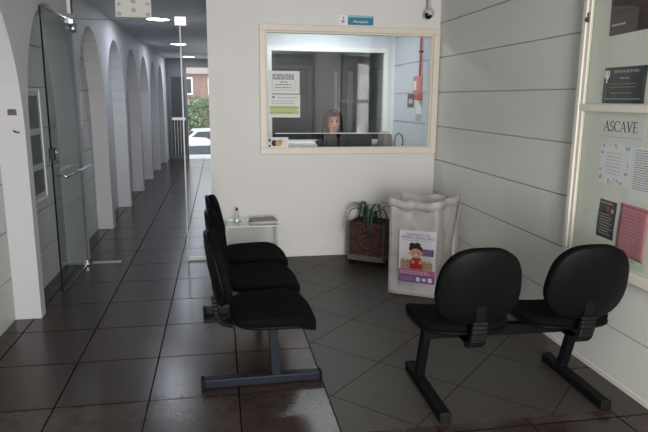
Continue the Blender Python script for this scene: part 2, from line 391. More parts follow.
# back wall with the reception opening, and the corridor side wall behind it
bm = bmesh.new(); WX0, WX1, WZ0, WZ1 = 0.45, 2.135, 1.11, 2.235
XB = -0.09
box(bm, XB, WX0, YB, YB + 0.12, 0, ZC); box(bm, WX0, XR, YB, YB + 0.12, 0, WZ0); box(bm, WX0, XR, YB, YB + 0.12, WZ1, ZC); box(bm, WX1, XR, YB, YB + 0.12, WZ0, WZ1)
ST(build('wall_back', bm, M['white']))
ST(build('wall_corridor', bx(XB, XB + 0.12, YB + 0.12, 16.1, 0, ZC), M['arcade']))
ST(build('baseboard_back', bx(XB, XR, YB - 0.012, YB, 0, 0.085), M['white'], bevel=0.004))
ST(build('baseboard_right', bx(XR - 0.004, XR, 0.0, YB - 0.012, 0, 0.03), M['panelw']))
# rear wall behind the viewer with an unseen opening, sized to the daylight lamp
bm = bmesh.new()
box(bm, XL, -0.20, -2.5, -2.4, 0, ZC); box(bm, 1.05, XR, -2.5, -2.4, 0, ZC); box(bm, -0.20, 1.05, -2.5, -2.4, 2.42, ZC); box(bm, -0.20, 1.05, -2.5, -2.4, 0, 0.45)
ST(build('wall_rear', bm, M['white']))

# reception booth behind the back wall
bm = bmesh.new(); FX0, FX1, FZ0, FZ1 = 0.645, 2.055, 1.09, 2.165
YF = 7.4
box(bm, XB + .12, FX0, YF, YF + 0.1, 0, ZC); box(bm, FX1, XR, YF, YF + 0.1, 0, ZC); box(bm, FX0, FX1, YF, YF + 0.1, 0, FZ0); box(bm, FX0, FX1, YF, YF + 0.1, FZ1, ZC)
ST(build('wall_booth_back', bm, M['boothw']))
bm = bmesh.new(); q = 0.055
box(bm, FX0 - q, FX1 + q, YF - 0.03, YF, FZ1, FZ1 + q); box(bm, FX0 - q, FX1 + q, YF - 0.045, YF, FZ0 - q, FZ0)
box(bm, FX0 - q, FX0, YF - 0.03, YF, FZ0, FZ1); box(bm, FX1, FX1 + q, YF - 0.03, YF, FZ0, FZ1)
win2 = ST(build('window_2', bm, M['postw'], bevel=0.004))
build('window_pane', bx(FX0, FX1, YF + 0.03, YF + 0.036, FZ0, FZ1), M['gdark'], win2)
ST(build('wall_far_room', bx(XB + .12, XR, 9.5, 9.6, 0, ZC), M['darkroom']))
# door casings seen in the dim room through the far pane
bm = bmesh.new()
box(bm, 0.72, 0.79, 9.44, 9.5, 0, 2.05); box(bm, 1.39, 1.47, 9.44, 9.5, 0, 2.05); box(bm, 0.72, 1.47, 9.44, 9.5, 2.05, 2.11)
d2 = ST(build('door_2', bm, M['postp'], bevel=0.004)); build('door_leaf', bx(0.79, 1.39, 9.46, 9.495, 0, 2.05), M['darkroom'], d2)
ST(build('trim_1', bx(2.05, 2.12, 9.42, 9.5, 0, 2.03), M['postw'], bevel=0.004))
ST(build('trim_2', bx(1.825, 1.86, 9.42, 9.5, 0, 2.03), M['postw'], bevel=0.004))

# window frame in the back wall
bm = bmesh.new(); OX0, OX1, OZ0, OZ1 = 0.395, 2.197, 1.055, 2.29
for a in ((OX0, OX1, OZ1 - 0.058, OZ1), (OX0, OX1, OZ0, OZ0 + 0.062), (OX0, OX0 + 0.058, OZ0 + 0.062, OZ1 - 0.058), (OX1 - 0.062, OX1, OZ0 + 0.062, OZ1 - 0.058)):
    box(bm, a[0], a[1], YB - 0.035, YB + 0.10, a[2], a[3])
win1 = ST(build('window_1', bm, M['cream'], bevel=0.005))
bm = bmesh.new(); 
for a in ((OX0 + .058, OX1 - .062, OZ1 - 0.075, OZ1 - .058), (OX0 + .058, OX0 + .072, OZ0 + .062, OZ1 - .075), (OX1 - .078, OX1 - .062, OZ0 + .062, OZ1 - .075)):
    box(bm, a[0], a[1], YB - 0.012, YB + 0.06, a[2], a[3])
build('glazing_bead', bm, M['cream2'], win1, bevel=0.003)
build('window_pane', bx(OX0 + .072, 1.72, YB + 0.01, YB + 0.016, 1.262, OZ1 - .075), M['glass'], win1)
build('window_pane', bx(1.66, OX1 - .078, YB + 0.026, YB + 0.032, OZ0 + .062, OZ1 - .075), M['glass'], win1)
build('pane_edge', bx(OX0 + .15, 1.72, YB + 0.008, YB + 0.018, 1.256, 1.263), M['gedge_light'], win1)

# corridor end: low beam, end door, open side
ST(build('wall_corridor_end', bx(XL, XA + 0.06, 16.0, 16.1, 0, ZC), M['paneld']))
ST(build('trim_3', bx(XA + .06, XB, 16.0, 16.1, 2.36, ZC), M['paneld']))
bm = bmesh.new()
box(bm, -1.26, -1.20, 15.98, 16.06, 0, 2.36); box(bm, -0.86, -0.80, 15.98, 16.06, 0, 2.36); box(bm, -1.20, -0.86, 15.98, 16.06, 2.12, 2.36); box(bm, -1.20, -0.86, 15.98, 16.06, 0, 0.10)
d1 = ST(build('door_1', bm, M['paneld'])); 
build('door_leaf', bx(-1.20, -0.86, 16.0, 16.04, 0.10, 2.12), M['darkframe'], d1)
bm = bmesh.new()
box(bm, -1.20, -0.86, 15.99, 16.0, 1.02, 1.09)
for k in range(4): box(bm, -1.15 + k * 0.075, -1.14 + k * 0.075, 15.99, 16.0, 0.10, 1.02)
build('door_rail', bm, M['alu'], d1)

# ------------------------------------------------------------------ corridor glass front
g = empty('glass_partition', (-0.2, YB, 0), 0, 'fixed frameless glass sidelight and transom closing off the corridor mouth', 'glass partition')
gm = Matrix.Translation((0.2, -YB, 0))
build('side_panel', bx(-0.33, XB, YB, YB + 0.010, 0.03, 2.285, mtx=gm), M['glass'], g)
build('transom_panel', bx(XA, XB, YB, YB + 0.010, 2.29, ZC, mtx=gm), M['glass'], g)
build('bottom_channel', bx(-0.335, XB, YB - 0.008, YB + 0.02, 0, 0.03, mtx=gm), M['gedge_light'], g)
build('edge_profile', bx(-0.342, -0.330, YB - 0.006, YB + 0.018, 0, 2.285, mtx=gm), M['gedge_light'], g)
build('transom_edge', bx(XA + .02, -0.30, YB - 0.001, YB + 0.011, 2.284, 2.290, mtx=gm), M['gedge'], g)
build('corner_clamp', bx(-0.385, -0.275, YB - 0.02, YB + 0.03, 2.25, 2.335, mtx=gm), M['alu'], g, bevel=0.004)
build('wall_channel', bx(-1.315, -1.285, YB - 0.01, YB + 0.025, 2.33, ZC, mtx=gm), M['gedge_light'], g)
build('channel_gasket', bx(-1.285, -1.272, YB - 0.008, YB + 0.02, 2.33, ZC, mtx=gm), M['blackm'], g)

dr = empty('glass_door', (-1.285, 5.90, 0), math.radians(-1.3), 'tall frameless glass door swung open against the left wall with tubular pull handle', 'glass door')
Y0, Y1 = -0.955, -0.055
build('glass_leaf', bx(-0.005, 0.005, Y0 + 0.006, Y1, 0.012, 2.27), M['gdoor'], dr)
build('leaf_edge', bx(-0.006, 0.006, Y0, Y0 + 0.007, 0.012, 2.27), M['black'], dr)
build('bottom_edge', bx(-0.006, 0.006, Y0, Y1, 0.008, 0.014), M['gedge'], dr)
build('top_edge', bx(-0.006, 0.006, Y0, Y1, 2.269, 2.275), M['gedge'], dr)
build('top_patch_fitting', bx(-0.016, 0.016, -0.22, -0.06, 2.225, 2.282), M['alu'], dr, bevel=0.004)
build('top_pivot', lathe(bmesh.new(), [(0, 2.16), (0.03, 2.165), (0.034, 2.20), (0.03, 2.235), (0, 2.24)], 14, Matrix.Translation((0.02, -0.085, 0))), M['alu'], dr, True)
build('bottom_patch_fitting', bx(-0.014, 0.014, -0.11, -0.055, 0.008, 0.06), M['chrome'], dr, bevel=0.004)
hb = bmesh.new(); tube(hb, [(0.085, -0.93, 0.97), (0.085, -0.065, 0.97)], 0.013, 12)
h = build('pull_handle', hb, M['chrome'], dr, True)
for yy in (-0.84, -0.16): build('handle_standoff', tube(bmesh.new(), [(0.0, yy, 0.97), (0.085, yy, 0.97)], 0.008, 10), M['chrome'], h, True)
lk = build('lock_case', bx(-0.02, 0.02, Y0 - 0.002, Y0 + 0.06, 1.10, 1.20), M['blackm'], dr, bevel=0.004)
build('lock_cylinder', lathe(bmesh.new(), [(0, 0), (0.016, 0.001), (0.016, 0.012), (0, 0.013)], 14, frame_mtx((0.02, Y0 + 0.03, 1.17), (0, 1, 0), (0, 0, 1))), M['chrome'], lk, True)
tag(build('floor_pivot_plate', bx(-1.26, -0.99, 5.87, 5.93, 0.0, 0.006), M['alu'], bevel=0.002), 'brushed metal pivot cover plate set in the floor at the glass door foot', 'floor plate')

s = Sheet('paper_notice', M['offpaper'], (-0.90, YB - 0.003, 2.315), (1, 0, 0), (0, 0, 1), 0.315, 0.22, 'pale sheet dotted with grey green rosettes stuck on glass transom', 'poster')
for q_ in [(0.1, 0.12, .07, .09, 0), (0.9, .12, .07, .09, 0), (0.5, 0.28, .07, .09, 0), (.1, .5, .06, .07, 0), (.9, .55, .06, .07, 0), (.5, .62, .08, .08, 0)]: s.disc('rosette', M['midgrey'], [q_])

# ------------------------------------------------------------------ ceiling downlights in the corridor
for i, (x, y) in enumerate(((-0.735, 8.1), (-0.71, 11.7), (-0.69, 15.2))):
    lb = ['lit round downlight nearest the glass partition', 'lit round downlight midway along the corridor ceiling', 'lit round downlight nearest the far corridor door'][i]
    d = empty('ceiling_downlight', (x, y, ZC), 0, lb, 'ceiling light', 'corridor downlights')
    build('trim_ring', lathe(bmesh.new(), [(0.155, 0), (0.165, -0.004), (0.16, -0.012), (0.142, -0.012), (0.138, -0.004)], 28), M['camw'], d, True)
    build('diffuser', lathe(bmesh.new(), [(0, -0.009), (0.14, -0.008), (0.14, -0.002), (0, -0.001)], 28), M['lamp'], d, True)
    l = bpy.data.lights.new('downlight_lamp', 'AREA'); l.shape = 'DISK'; l.size = 0.26; l.energy = 7; l.color = (0.78, 0.85, 1.0)
    lo = bpy.data.objects.new('downlight_lamp', l); C.objects.link(lo); lo.location = (x, y, ZC - 0.02)
# added ceiling fitting, out of view, to brighten the booth walls with bluish light
t = empty('booth_fill_fitting', (1.2, 6.75, ZC), 0, 'unseen white batten lamp added to light the reception booth', 'ceiling light')
build('batten_housing', bx(-0.45, 0.45, -0.06, 0.06, -0.05, 0), M['camw'], t, bevel=0.005)
build('lit_tube', tube(bmesh.new(), [(-0.43, 0, -0.065), (0.43, 0, -0.065)], 0.014, 10), M['lamp'], t, True)
area('booth_fill_light', (1.2, 6.75, ZC - 0.09), (0, 0, 0), 0.9, 0.12, 9, (0.86, 0.93, 1.0))
# weak fill light added to lift the tone of the room beyond
area('far_room_fill_light', (1.0, 8.4, ZC - 0.05), (0, 0, 0), 0.6, 0.4, 7, (0.95, 0.95, 1.0))

# ------------------------------------------------------------------ beam seating
def pad(bm, outline, th, top, seg=40, dome=0.010, rings=(0.0, 0.35, 0.65, 0.85, 0.94), roundn=4):
    """cushion: outline(theta)->(u,v); surfaces between w=-th/2..th/2; top(u,v)->offset"""
    prof = [(r, th / 2) for r in rings]
    er = 0.06
    for k in range(roundn + 1):
        a = PI / 2 * (1 - k / roundn) ; prof.append((0.94 + er * math.cos(a), th / 2 * 0.15 + th / 2 * 0.85 * math.sin(a)))
    prof += [(1.0, -th / 2 * 0.3), (0.985, -th / 2 * 0.8), (0.95, -th / 2)] + [(r, -th / 2) for r in (0.6, 0.0)]
    out = []
    for (sca, wv) in prof:
        if sca == 0.0:
            v = bm.verts.new((0, 0, wv + top(0, 0))); out.append([v]); continue
        rr = []
        for k in range(seg):
            u, v_ = outline(2 * PI * k / seg); u *= sca; v_ *= sca
            rr.append(bm.verts.new((u, v_, wv + top(u, v_))))
        out.append(rr)
    for a, b in zip(out[:-1], out[1:]):
        for k in range(seg):
            k2 = (k + 1) % seg
            if len(a) == 1: bm.faces.new([a[0], b[k], b[k2]])
            elif len(b) == 1: bm.faces.new([a[k2], a[k], b[0]])
            else: bm.faces.new([a[k], b[k], b[k2], a[k2]])
    return bm

def sup(a, b, n=3.2, taper=0.0):
    def f(t):
        c, s_ = math.cos(t), math.sin(t)
        r = (abs(c) ** n + abs(s_) ** n) ** (-1 / n)
        u, v = a * r * c, b * r * s_
        return u * (1 + taper * v / b), v
    return f

def make_seat(root, x, steel):
    seat_out = sup(0.253, 0.236, 3.4, 0.05)
    def stop(u, v):
        z = 0.018 * (abs(u) / 0.24) ** 2.2
        if v > 0.08: z -= 0.040 * ((v - 0.08) / 0.145) ** 2
        if v < -0.10: z += 0.018 * ((-v - 0.10) / 0.125) ** 2
        return z
    # cushion
    bm = pad(bmesh.new(), seat_out, 0.050, stop); bm.transform(Matrix.Translation((x, 0.0, 0.430)))
    st = build('seat', bm, M['fabric'], root, True)
    bm = pad(bmesh.new(), sup(0.256, 0.239, 3.4, 0.05), 0.022, stop); bm.transform(Matrix.Translation((x, 0.0, 0.401)))
    build('seat_shell', bm, M['shell'], st, True)
    build('mounting_plate', bx(x - 0.09, x + 0.09, -0.10, 0.09, 0.372, 0.396), steel, st, bevel=0.003)
    # back: outline in (u across, v up), pad normal towards the sitter (+y)
    def btop(u, v): return 0.050 * (u / 0.22) ** 2 + 0.018 * (v / 0.22) ** 2
    tilt = math.radians(10)
    R = frame_mtx((x, -0.318, 0.695), (-1, 0, 0), (0, -math.sin(tilt), math.cos(tilt)))   # local z -> +y
    bo = sup(0.214, 0.200, 2.7, -0.10)
    bm = pad(bmesh.new(), bo, 0.044, btop); bm.transform(R @ Matrix.Translation((0, 0, 0.012)))
    bk = build('backrest', bm, M['fabric'], root, True)
    bm = pad(bmesh.new(), sup(0.218, 0.204, 2.7, -0.10), 0.020, btop, roundn=3); bm.transform(R @ Matrix.Translation((0, 0, -0.020)))
    build('back_shell', bm, M['shell'], bk, True)
    # J shaped support with ribbed sleeve
    path = [(x, -0.325, 0.60), (x, -0.318, 0.52), (x, -0.312, 0.45), (x, -0.300, 0.405), (x, -0.270, 0.375), (x, -0.22, 0.362), (x, -0.12, 0.362), (x, -0.02, 0.364)]
    br = build('back_support', ribbon(bmesh.new(), path, 0.028, 0.010), steel, root, bevel=0.002)
    bm = bmesh.new()
    P = [Vector(p) for p in path[1:6]]; pts = []
    for a, b in zip(P[:-1], P[1:]):
        for k in range(6): pts.append(a.lerp(b, k / 6))
    pts.append(P[-1])
    half = [0.042 if i % 2 else 0.038 for i in range(len(pts))]
    rings = []
    n = len(pts)
    for i, p in enumerate(pts):
        tt = (pts[min(i + 1, n - 1)] - pts[max(i - 1, 0)]).normalized(); nn = tt.cross(Vector((1, 0, 0))).normalized()
        e = 0.017 if i % 2 else 0.0145
        rings.append([bm.verts.new(p + Vector((1, 0, 0)) * a * half[i] + nn * b * e) for a, b in ((-1, -.7), (-.8, -1), (.8, -1), (1, -.7), (1, .7), (.8, 1), (-.8, 1), (-1, .7))])
    for i in range(n - 1):
        for k in range(8): bm.faces.new([rings[i][k], rings[i][(k + 1) % 8], rings[i + 1][(k + 1) % 8], rings[i + 1][k]])
    bm.faces.new(rings[0][::-1]); bm.faces.new(rings[-1])
    build('ribbed_sleeve', bm, M['rubber'], br)

def make_bench(loc, rz, xs, posts, steel, label, lean, fy0, fy1):
    root = empty('beam_seating_bench', loc, rz, label, 'waiting bench')
    build('beam', bx(min(posts) - 0.02, max(posts) + 0.02, -0.03, 0.03, 0.312, 0.372), steel, root, bevel=0.004)
    for x in xs: make_seat(root, x, steel)
    for x in posts:
        leg = build('leg', ribbon(bmesh.new(), [(x, 0.02 + lean, 0.045), (x, 0.0, 0.315)], 0.024, 0.05), steel, root, bevel=0.003)
        bm = bmesh.new(); 
        box(bm, x - 0.029, x + 0.029, fy0, fy1, 0.006, 0.055)
        ft = build('foot', bm, steel, root, bevel=0.006)
        for yy in (fy0, fy1):
            build('foot_cap', bx(x - 0.031, x + 0.031, min(yy, yy * 1.05), max(yy, yy * 1.05), 0.0, 0.058), M['rubber'], ft, bevel=0.006)
    return root
# three seater on the left faces +X; local x runs along -Y
make_bench((0.258, 3.76, 0), math.radians(-89.2), (-0.60, 0.0, 0.60), (-0.55, 0.62), M['blsteel'], 'three-seat black waiting bench seen side-on, next to the little glass table', 0.0, -0.385, 0.27)
make_bench((1.545, 2.91, 0), math.radians(-1.2), (-0.285, 0.30), (-0.455, 0.425), M['bsteel'], 'two-seat black waiting bench seen from behind beside the notice board', 0.06, -0.345, 0.245)

# ------------------------------------------------------------------ donation bag box
def film_box():
    root = empty('collection_bag', (1.69, 4.66, 0), 0, 'tall open cloudy plastic collection bag standing near the right corner', 'collection bag')
    A, B, Cc, D = (1.362, 4.576), (1.700, 4.372), (1.930, 4.735), (1.585, 4.945)
    TA, TB, TC, TD = (1.372, 4.640), (1.690, 4.372), (2.03, 4.745), (1.55, 4.92)
    def surf(inset, h, z0, amp, seed, lip=0.0):
        rnd = random.Random(seed); bm = bmesh.new(); nz, ns = 22, 14
        ph = [rnd.uniform(0, 6.28) for _ in range(12)]
        cx, cy_ = 1.645, 4.66
        rings = []
        for k in range(nz + 1):
            t = k / nz; z = z0 + (h - z0) * t; ring = []
            cs = [Vector(a).lerp(Vector(b), t) for a, b in ((A, TA), (B, TB), (Cc, TC), (D, TD))]
            for e in range(4):
                p0, p1 = cs[e], cs[(e + 1) % 4]; d = (p1 - p0); nrm = Vector((d.y, -d.x)).normalized()
                for j in range(ns):
                    s_ = j / ns; p = p0.lerp(p1, s_)
                    edge = math.sin(PI * s_)
                    wv = amp * (math.sin(9 * s_ + 5 * t + ph[e]) * .5 + math.sin(17 * s_ - 9 * t + ph[e + 4]) * .3 + math.sin(23 * t + 4 * s_ + ph[e + 8]) * .3) * (0.25 + edge) * (0.3 + t)
                    p = p + nrm * (wv - inset)
                    zz = z + (amp * 1.1 * math.sin(11 * s_ + ph[e] * 2 + e) * edge - 0.022 * edge * (e in (0, 2)) if k == nz else 0)
                    ring.append(bm.verts.new((p.x, p.y, zz)))
            rings.append(ring)
        n = len(rings[0])
        for a, b in zip(rings[:-1], rings[1:]):
            for j in range(n): bm.faces.new([a[j], a[(j + 1) % n], b[(j + 1) % n], b[j]])
        bm.faces.new(rings[0][::-1])
        bm.transform(Matrix.Translation((-1.69, -4.66, 0)))
        return bm
    o = build('outer_bag', surf(0.0, 0.785, 0.004, 0.010, 3), M['film'], root, True)
    md = o.modifiers.new('sol', 'SOLIDIFY'); md.thickness = 0.002
    o = build('inner_liner', surf(0.018, 0.80, 0.03, 0.016, 8), M['film'], root, True)
    md = o.modifiers.new('sol', 'SOLIDIFY'); md.thickness = 0.002
    # folded cuff around the rim
    bm = bmesh.new(); rnd = random.Random(5); rings = []
    cs = [Vector(q) for q in (TA, TB, TC, TD)]
    for (off, z) in ((-0.014, 0.800), (-0.004, 0.806), (0.012, 0.800), (0.016, 0.770), (0.014, 0.735)):
        ring = []
        for e in range(4):
            p0, p1 = cs[e], cs[(e + 1) % 4]; d = p1 - p0; nrm = Vector((d.y, -d.x)).normalized()
            for j in range(14):
                s_ = j / 14; edge = math.sin(PI * s_)
                p = p0.lerp(p1, s_) + nrm * (off + 0.004 * math.sin(31 * s_ + e) + (0.012 * math.sin(9 * s_ + e * 2) * edge if off > 0 else 0))
                zz = z - 0.022 * edge * (e in (0, 2)) + (0.012 * math.sin(13 * s_ + 2 * e) if z < 0.74 else 0.004 * math.sin(15 * s_ + e))
                ring.append(bm.verts.new((p.x - 1.69, p.y - 4.66, zz)))
        rings.append(ring)
    n = len(rings[0])
    for a, b in zip(rings[:-1], rings[1:]):
        for j in range(n): bm.faces.new([a[j], a[(j + 1) % n], b[(j + 1) % n], b[j]])
    o = build('rim_cuff', bm, M['film'], root, True); md = o.modifiers.new('sol', 'SOLIDIFY'); md.thickness = 0.002
    # loose film trailing from the right rear corner
    bm = bmesh.new(); G = []
    for i in range(9):
        t = i / 8; row = []
        for j in range(7):
            s_ = j / 6; z = 0.77 - 0.55 * t
            x = 2.035 + s_ * 0.10 * (0.2 + t) + 0.012 * math.sin(6 * t + 5 * s_); y = 4.745 + 0.16 * s_ + 0.02 * math.sin(8 * s_ + 3 * t)
            x -= 0.05 * t
            row.append(bm.verts.new((x - 1.69, y - 4.66, z)))
        G.append(row)
    for i in range(8):
        for j in range(6): bm.faces.new([G[i][j], G[i + 1][j], G[i + 1][j + 1], G[i][j + 1]])
    o = build('loose_film', bm, M['film'], root, True); md = o.modifiers.new('sol', 'SOLIDIFY'); md.thickness = 0.002
film_box()
ax = Vector((0.338, -0.204, 0)).normalized(); nrm = Vector((ax.y, -ax.x, 0))
o0 = Vector((1.362, 4.576, 0)) + ax * 0.087 + nrm * 0.017 + Vector((0, 0, 0.125))
s = Sheet('campaign_poster', M['paper'], o0, ax, (0.0, 0.08, 1.0) if False else (0, 0, 1), 0.300, 0.435, 'white campaign poster with cartoon child in red, taped to the plastic bag', 'poster')
s.text('heading', 'CAMPANHA DE', 0.026, M['purple'], 0.5, 0.925, 1.1)
s.text('title', 'ARRECADAÇÃO', 0.036, M['purple'], 0.5, 0.865, 1.02)
s.lines('small_print', M['lilac'], 0.1, 0.92, 0.79, 0.83, 1)
s.rects('purple_caption_panel', M['purple'], [(0.62, 0.53, 0.95, 0.66)]); s.lines('caption_text', M['lilac'], 0.65, 0.93, 0.54, 0.65, 3)
for q_ in [(0.05, 0.26, 0.34, 0.42), (0.64, 0.26, 0.93, 0.40)]: s.rects('cardboard_box_print', M['tan'], [q_])
for q_ in [(0.08, 0.42, 0.16, 0.46), (0.20, 0.42, 0.30, 0.45), (0.68, 0.40, 0.75, 0.44), (0.80, 0.40, 0.90, 0.43)]: s.rects('donated_item_print', M['skinp'], [q_])
s.disc('hair_print', M['brownp'], [(0.46, 0.655, 0.19, 0.075, 0), (0.36, 0.72, 0.08, 0.050, 0), (0.50, 0.725, 0.09, 0.050, 0)])
s.disc('face_print', M['skinp'], [(0.47, 0.575, 0.155, 0.085, 0.0004)])
s.disc('ear_print', M['skinp'], [(0.31, 0.57, 0.035, 0.025, 0.0002)]); s.disc('ear_print', M['skinp'], [(0.63, 0.57, 0.035, 0.025, 0.0002)])
s.disc('eye_print', M['brownp'], [(0.41, 0.585, 0.018, 0.012, 0.0008)]); s.disc('eye_print', M['brownp'], [(0.53, 0.585, 0.018, 0.012, 0.0008)])
s.disc('mouth_print', M['whitep'], [(0.47, 0.535, 0.045, 0.012, 0.0008)])
s.rects('jumper_print', M['red'], [(0.31, 0.26, 0.66, 0.44), (0.36, 0.44, 0.61, 0.485)], 0.0008)
for q_ in [(0.40, 0.40, 0.05, 0.035, 0.0008), (0.60, 0.40, 0.05, 0.035, 0.0008)]: s.disc('hand_print', M['skinp'], [q_])
s.rects('magenta_band', M['magenta'], [(0.0, 0.14, 1.0, 0.255)], 0.0009); s.rects('purple_band', M['purple'], [(0.0, 0.0, 1.0, 0.14)], 0.0009)
s.t += 0.0009
s.lines('band_text', M['whitep'], 0.05, 0.95, 0.16, 0.23, 2, 0.3); s.lines('footer_text', M['lilac'], 0.06, 0.42, 0.03, 0.11, 2)
for q_ in [(0.50, 0.03, 0.60, 0.11), (0.66, 0.04, 0.76, 0.10), (0.82, 0.03, 0.93, 0.11)]: s.rects('footer_emblem', M['whitep'], [q_])

# ------------------------------------------------------------------ planter with strap leaves
th = math.radians(-33)
pl = empty('potted_plant', (1.455, 5.545, 0), th, 'low strap-leaved plant in a square bark-faced planter against the back wall', 'potted plant')
bm = bmesh.new()
box(bm, -0.19, 0.19, -0.16, 0.16, 0.045, 0.10)
base = build('planter_base', bm, M['planter'], pl, bevel=0.005)
for sx in (-0.15, 0.15):
    for sy2 in (-0.12, 0.12): build('base_foot', bx(sx - 0.025, sx + 0.025, sy2 - 0.025, sy2 + 0.025, 0, 0.045), M['black'], base)
# bark covered body: displaced faces
bm = bmesh.new(); rnd = random.Random(11)
bmesh.ops.create_grid(bm, x_segments=2, y_segments=2, size=0.01); bm.clear()
def barkface(p0, u, v, nu, nv, nr):
    g_ = [[None] * (nv + 1) for _ in range(nu + 1)]
    for i in range(nu + 1):
        for j in range(nv + 1):
            e = 0 if i in (0, nu) or j in (0, nv) else rnd.uniform(-0.004, 0.010)
            g_[i][j] = bm.verts.new(p0 + u * (i / nu) + v * (j / nv) + nr * e)
    for i in range(nu):
        for j in range(nv): bm.faces.new([g_[i][j], g_[i + 1][j], g_[i + 1][j + 1], g_[i][j + 1]])
V = Vector; H_ = V((0, 0, 0.325))
barkface(V((-.175, -.145, .10)), V((.35, 0, 0)), H_, 12, 16, V((0, -1, 0))); barkface(V((.175, -.145, .10)), V((0, .29, 0)), H_, 10, 16, V((1, 0, 0)))
barkface(V((.175, .145, .10)), V((-.35, 0, 0)), H_, 12, 16, V((0, 1, 0))); barkface(V((-.175, .145, .10)), V((0, -.29, 0)), H_, 10, 16, V((-1, 0, 0)))
bmesh.ops.remove_doubles(bm, verts=bm.verts, dist=0.0005)
build('bark_body', bm, M['bark'], pl)
for sx, sy2 in ((-.178, -.148), (.178, -.148), (-.178, .148), (.178, .148)):
    build('corner_post', bx(sx - 0.009, sx + 0.009, sy2 - 0.009, sy2 + 0.009, 0.10, 0.43), M['planter'], pl, bevel=0.002)
build('soil', bx(-0.168, 0.168, -0.138, 0.138, 0.36, 0.40), M['soil'], pl)
rnd = random.Random(21)
for i in range(20):
    a = rnd.uniform(0, 2 * PI) if i > 6 else PI + 0.57 + rnd.uniform(-0.5, 0.5); ln = rnd.uniform(0.16, 0.31) + 0.05 * (i < 4); hgt = rnd.uniform(0.13, 0.21); 
    bx_, by_ = rnd.uniform(-0.07, 0.07), rnd.uniform(-0.04, 0.05)
    d = V((math.cos(a), math.sin(a), 0)); sd = V((-d.y, d.x, 0)); bm = bmesh.new(); prev = None
    for k in range(11):
        t = k / 10; p = V((bx_, by_, 0.39)) + d * (ln * t) + V((0, 0, hgt * 4 * t * (1 - t) - 0.30 * max(0, t - 0.7) * (ln > 0.18)))
        if rnd.random() < 0: pass
        w_ = 0.014 * (math.sin(PI * min(1, t * 0.9 + 0.12)) ** 0.6) + 0.0006
        c_ = [bm.verts.new(p - sd * w_ + V((0, 0, 0.004))), bm.verts.new(p), bm.verts.new(p + sd * w_ + V((0, 0, 0.004))), bm.verts.new(p + V((0, 0, 0.0015)))]
        if prev:
            for q_ in ((0, 1), (1, 2), (2, 3), (3, 0)): bm.faces.new([prev[q_[0]], prev[q_[1]], c_[q_[1]], c_[q_[0]]])
        prev = c_
    build('leaf', bm, M['leaf'], pl, True)

# ------------------------------------------------------------------ glass side table with its things
tb = empty('glass_side_table', (0.285, 5.62, 0), 0, 'low clear glass side table against the white wall behind the left bench', 'side table')
build('tabletop', bx(-0.245, 0.245, -0.17, 0.17, 0.412, 0.422), M['tabletop'], tb)
build('tabletop_edge', bx(-0.245, 0.245, -0.174, -0.170, 0.411, 0.423), M['gedge_light'], tb)
for sx in (-1, 1):
    pn = build('side_panel', bx(min(sx * .245, sx * .235), max(sx * .245, sx * .235), -0.17, 0.17, 0, 0.411), M['tabletop'], tb)
    build('panel_edge', bx(min(sx * .246, sx * .234), max(sx * .246, sx * .234), -0.175, -0.170, 0, 0.411), M['gedge_light'], pn)
build('lower_shelf', bx(-0.234, 0.234, -0.15, 0.17, 0.16, 0.168), M['tabletop'], tb)
bt = empty('glass_bottle', (0.145, 5.62, 0.423), 0, 'small conical clear bottle with dark cap on the glass side table', 'bottle')
build('bottle_body', lathe(bmesh.new(), [(0, 0.002), (0.040, 0.002), (0.043, 0.012), (0.040, 0.03), (0.026, 0.075), (0.016, 0.105), (0.014, 0.118), (0, 0.118)], 24), glass('bottle_glass', (0.93, 0.95, 0.95), 1.9), bt, True)
build('bottle_cap', lathe(bmesh.new(), [(0, 0.118), (0.013, 0.118), (0.012, 0.140), (0.007, 0.146), (0, 0.147)], 16), M['darkframe'], bt, True)
mags = ['tan covered magazine at the bottom of the pile on glass table', 'grey patterned magazine in the middle of the pile on glass table', 'brown pictured magazine lying open on top of the table pile']
mcol = [mat('tan_cover', (0.38, 0.30, 0.22), 0.5, noise=0.4, nscale=14), mat('grey_cover', (0.25, 0.25, 0.23), 0.5, noise=0.6, nscale=20), mat('brown_cover', (0.27, 0.20, 0.16), 0.5, noise=0.8, nscale=25)]
for i in range(3):
    mg = empty('magazine', (0.385 + 0.008 * i, 5.62 - 0.006 * i, 0.4235 + 0.009 * i), [0.06, -0.10, 0.14][i], mags[i], 'magazine', 'magazines on the glass table')
    bm = bmesh.new(); n = 10; top = []; bot = []
    for k in range(n + 1):
        u = -0.125 + 0.25 * k / n; z = 0.0 + (0.004 * abs(math.sin(PI * 2 * k / n)) if i == 2 else 0)
        bot.append([bm.verts.new((u, v, 0.0)) for v in (-0.095, 0.095)]); top.append([bm.verts.new((u, v, 0.0075 + z)) for v in (-0.095, 0.095)])
    for k in range(n):
        bm.faces.new([top[k][0], top[k + 1][0], top[k + 1][1], top[k][1]]); bm.faces.new([bot[k][0], bot[k][1], bot[k + 1][1], bot[k + 1][0]])
        bm.faces.new([bot[k][0], bot[k + 1][0], top[k + 1][0], top[k][0]]); bm.faces.new([bot[k][1], top[k][1], top[k + 1][1], bot[k + 1][1]])
    bm.faces.new([bot[0][0], top[0][0], top[0][1], bot[0][1]]); bm.faces.new([bot[n][0], bot[n][1], top[n][1], top[n][0]])
    build('cover', bm, mcol[i], mg)
    build('pages', bx(-0.122, 0.126, -0.0965, 0.0965, 0.0015, 0.0060), M['paper'], mg)

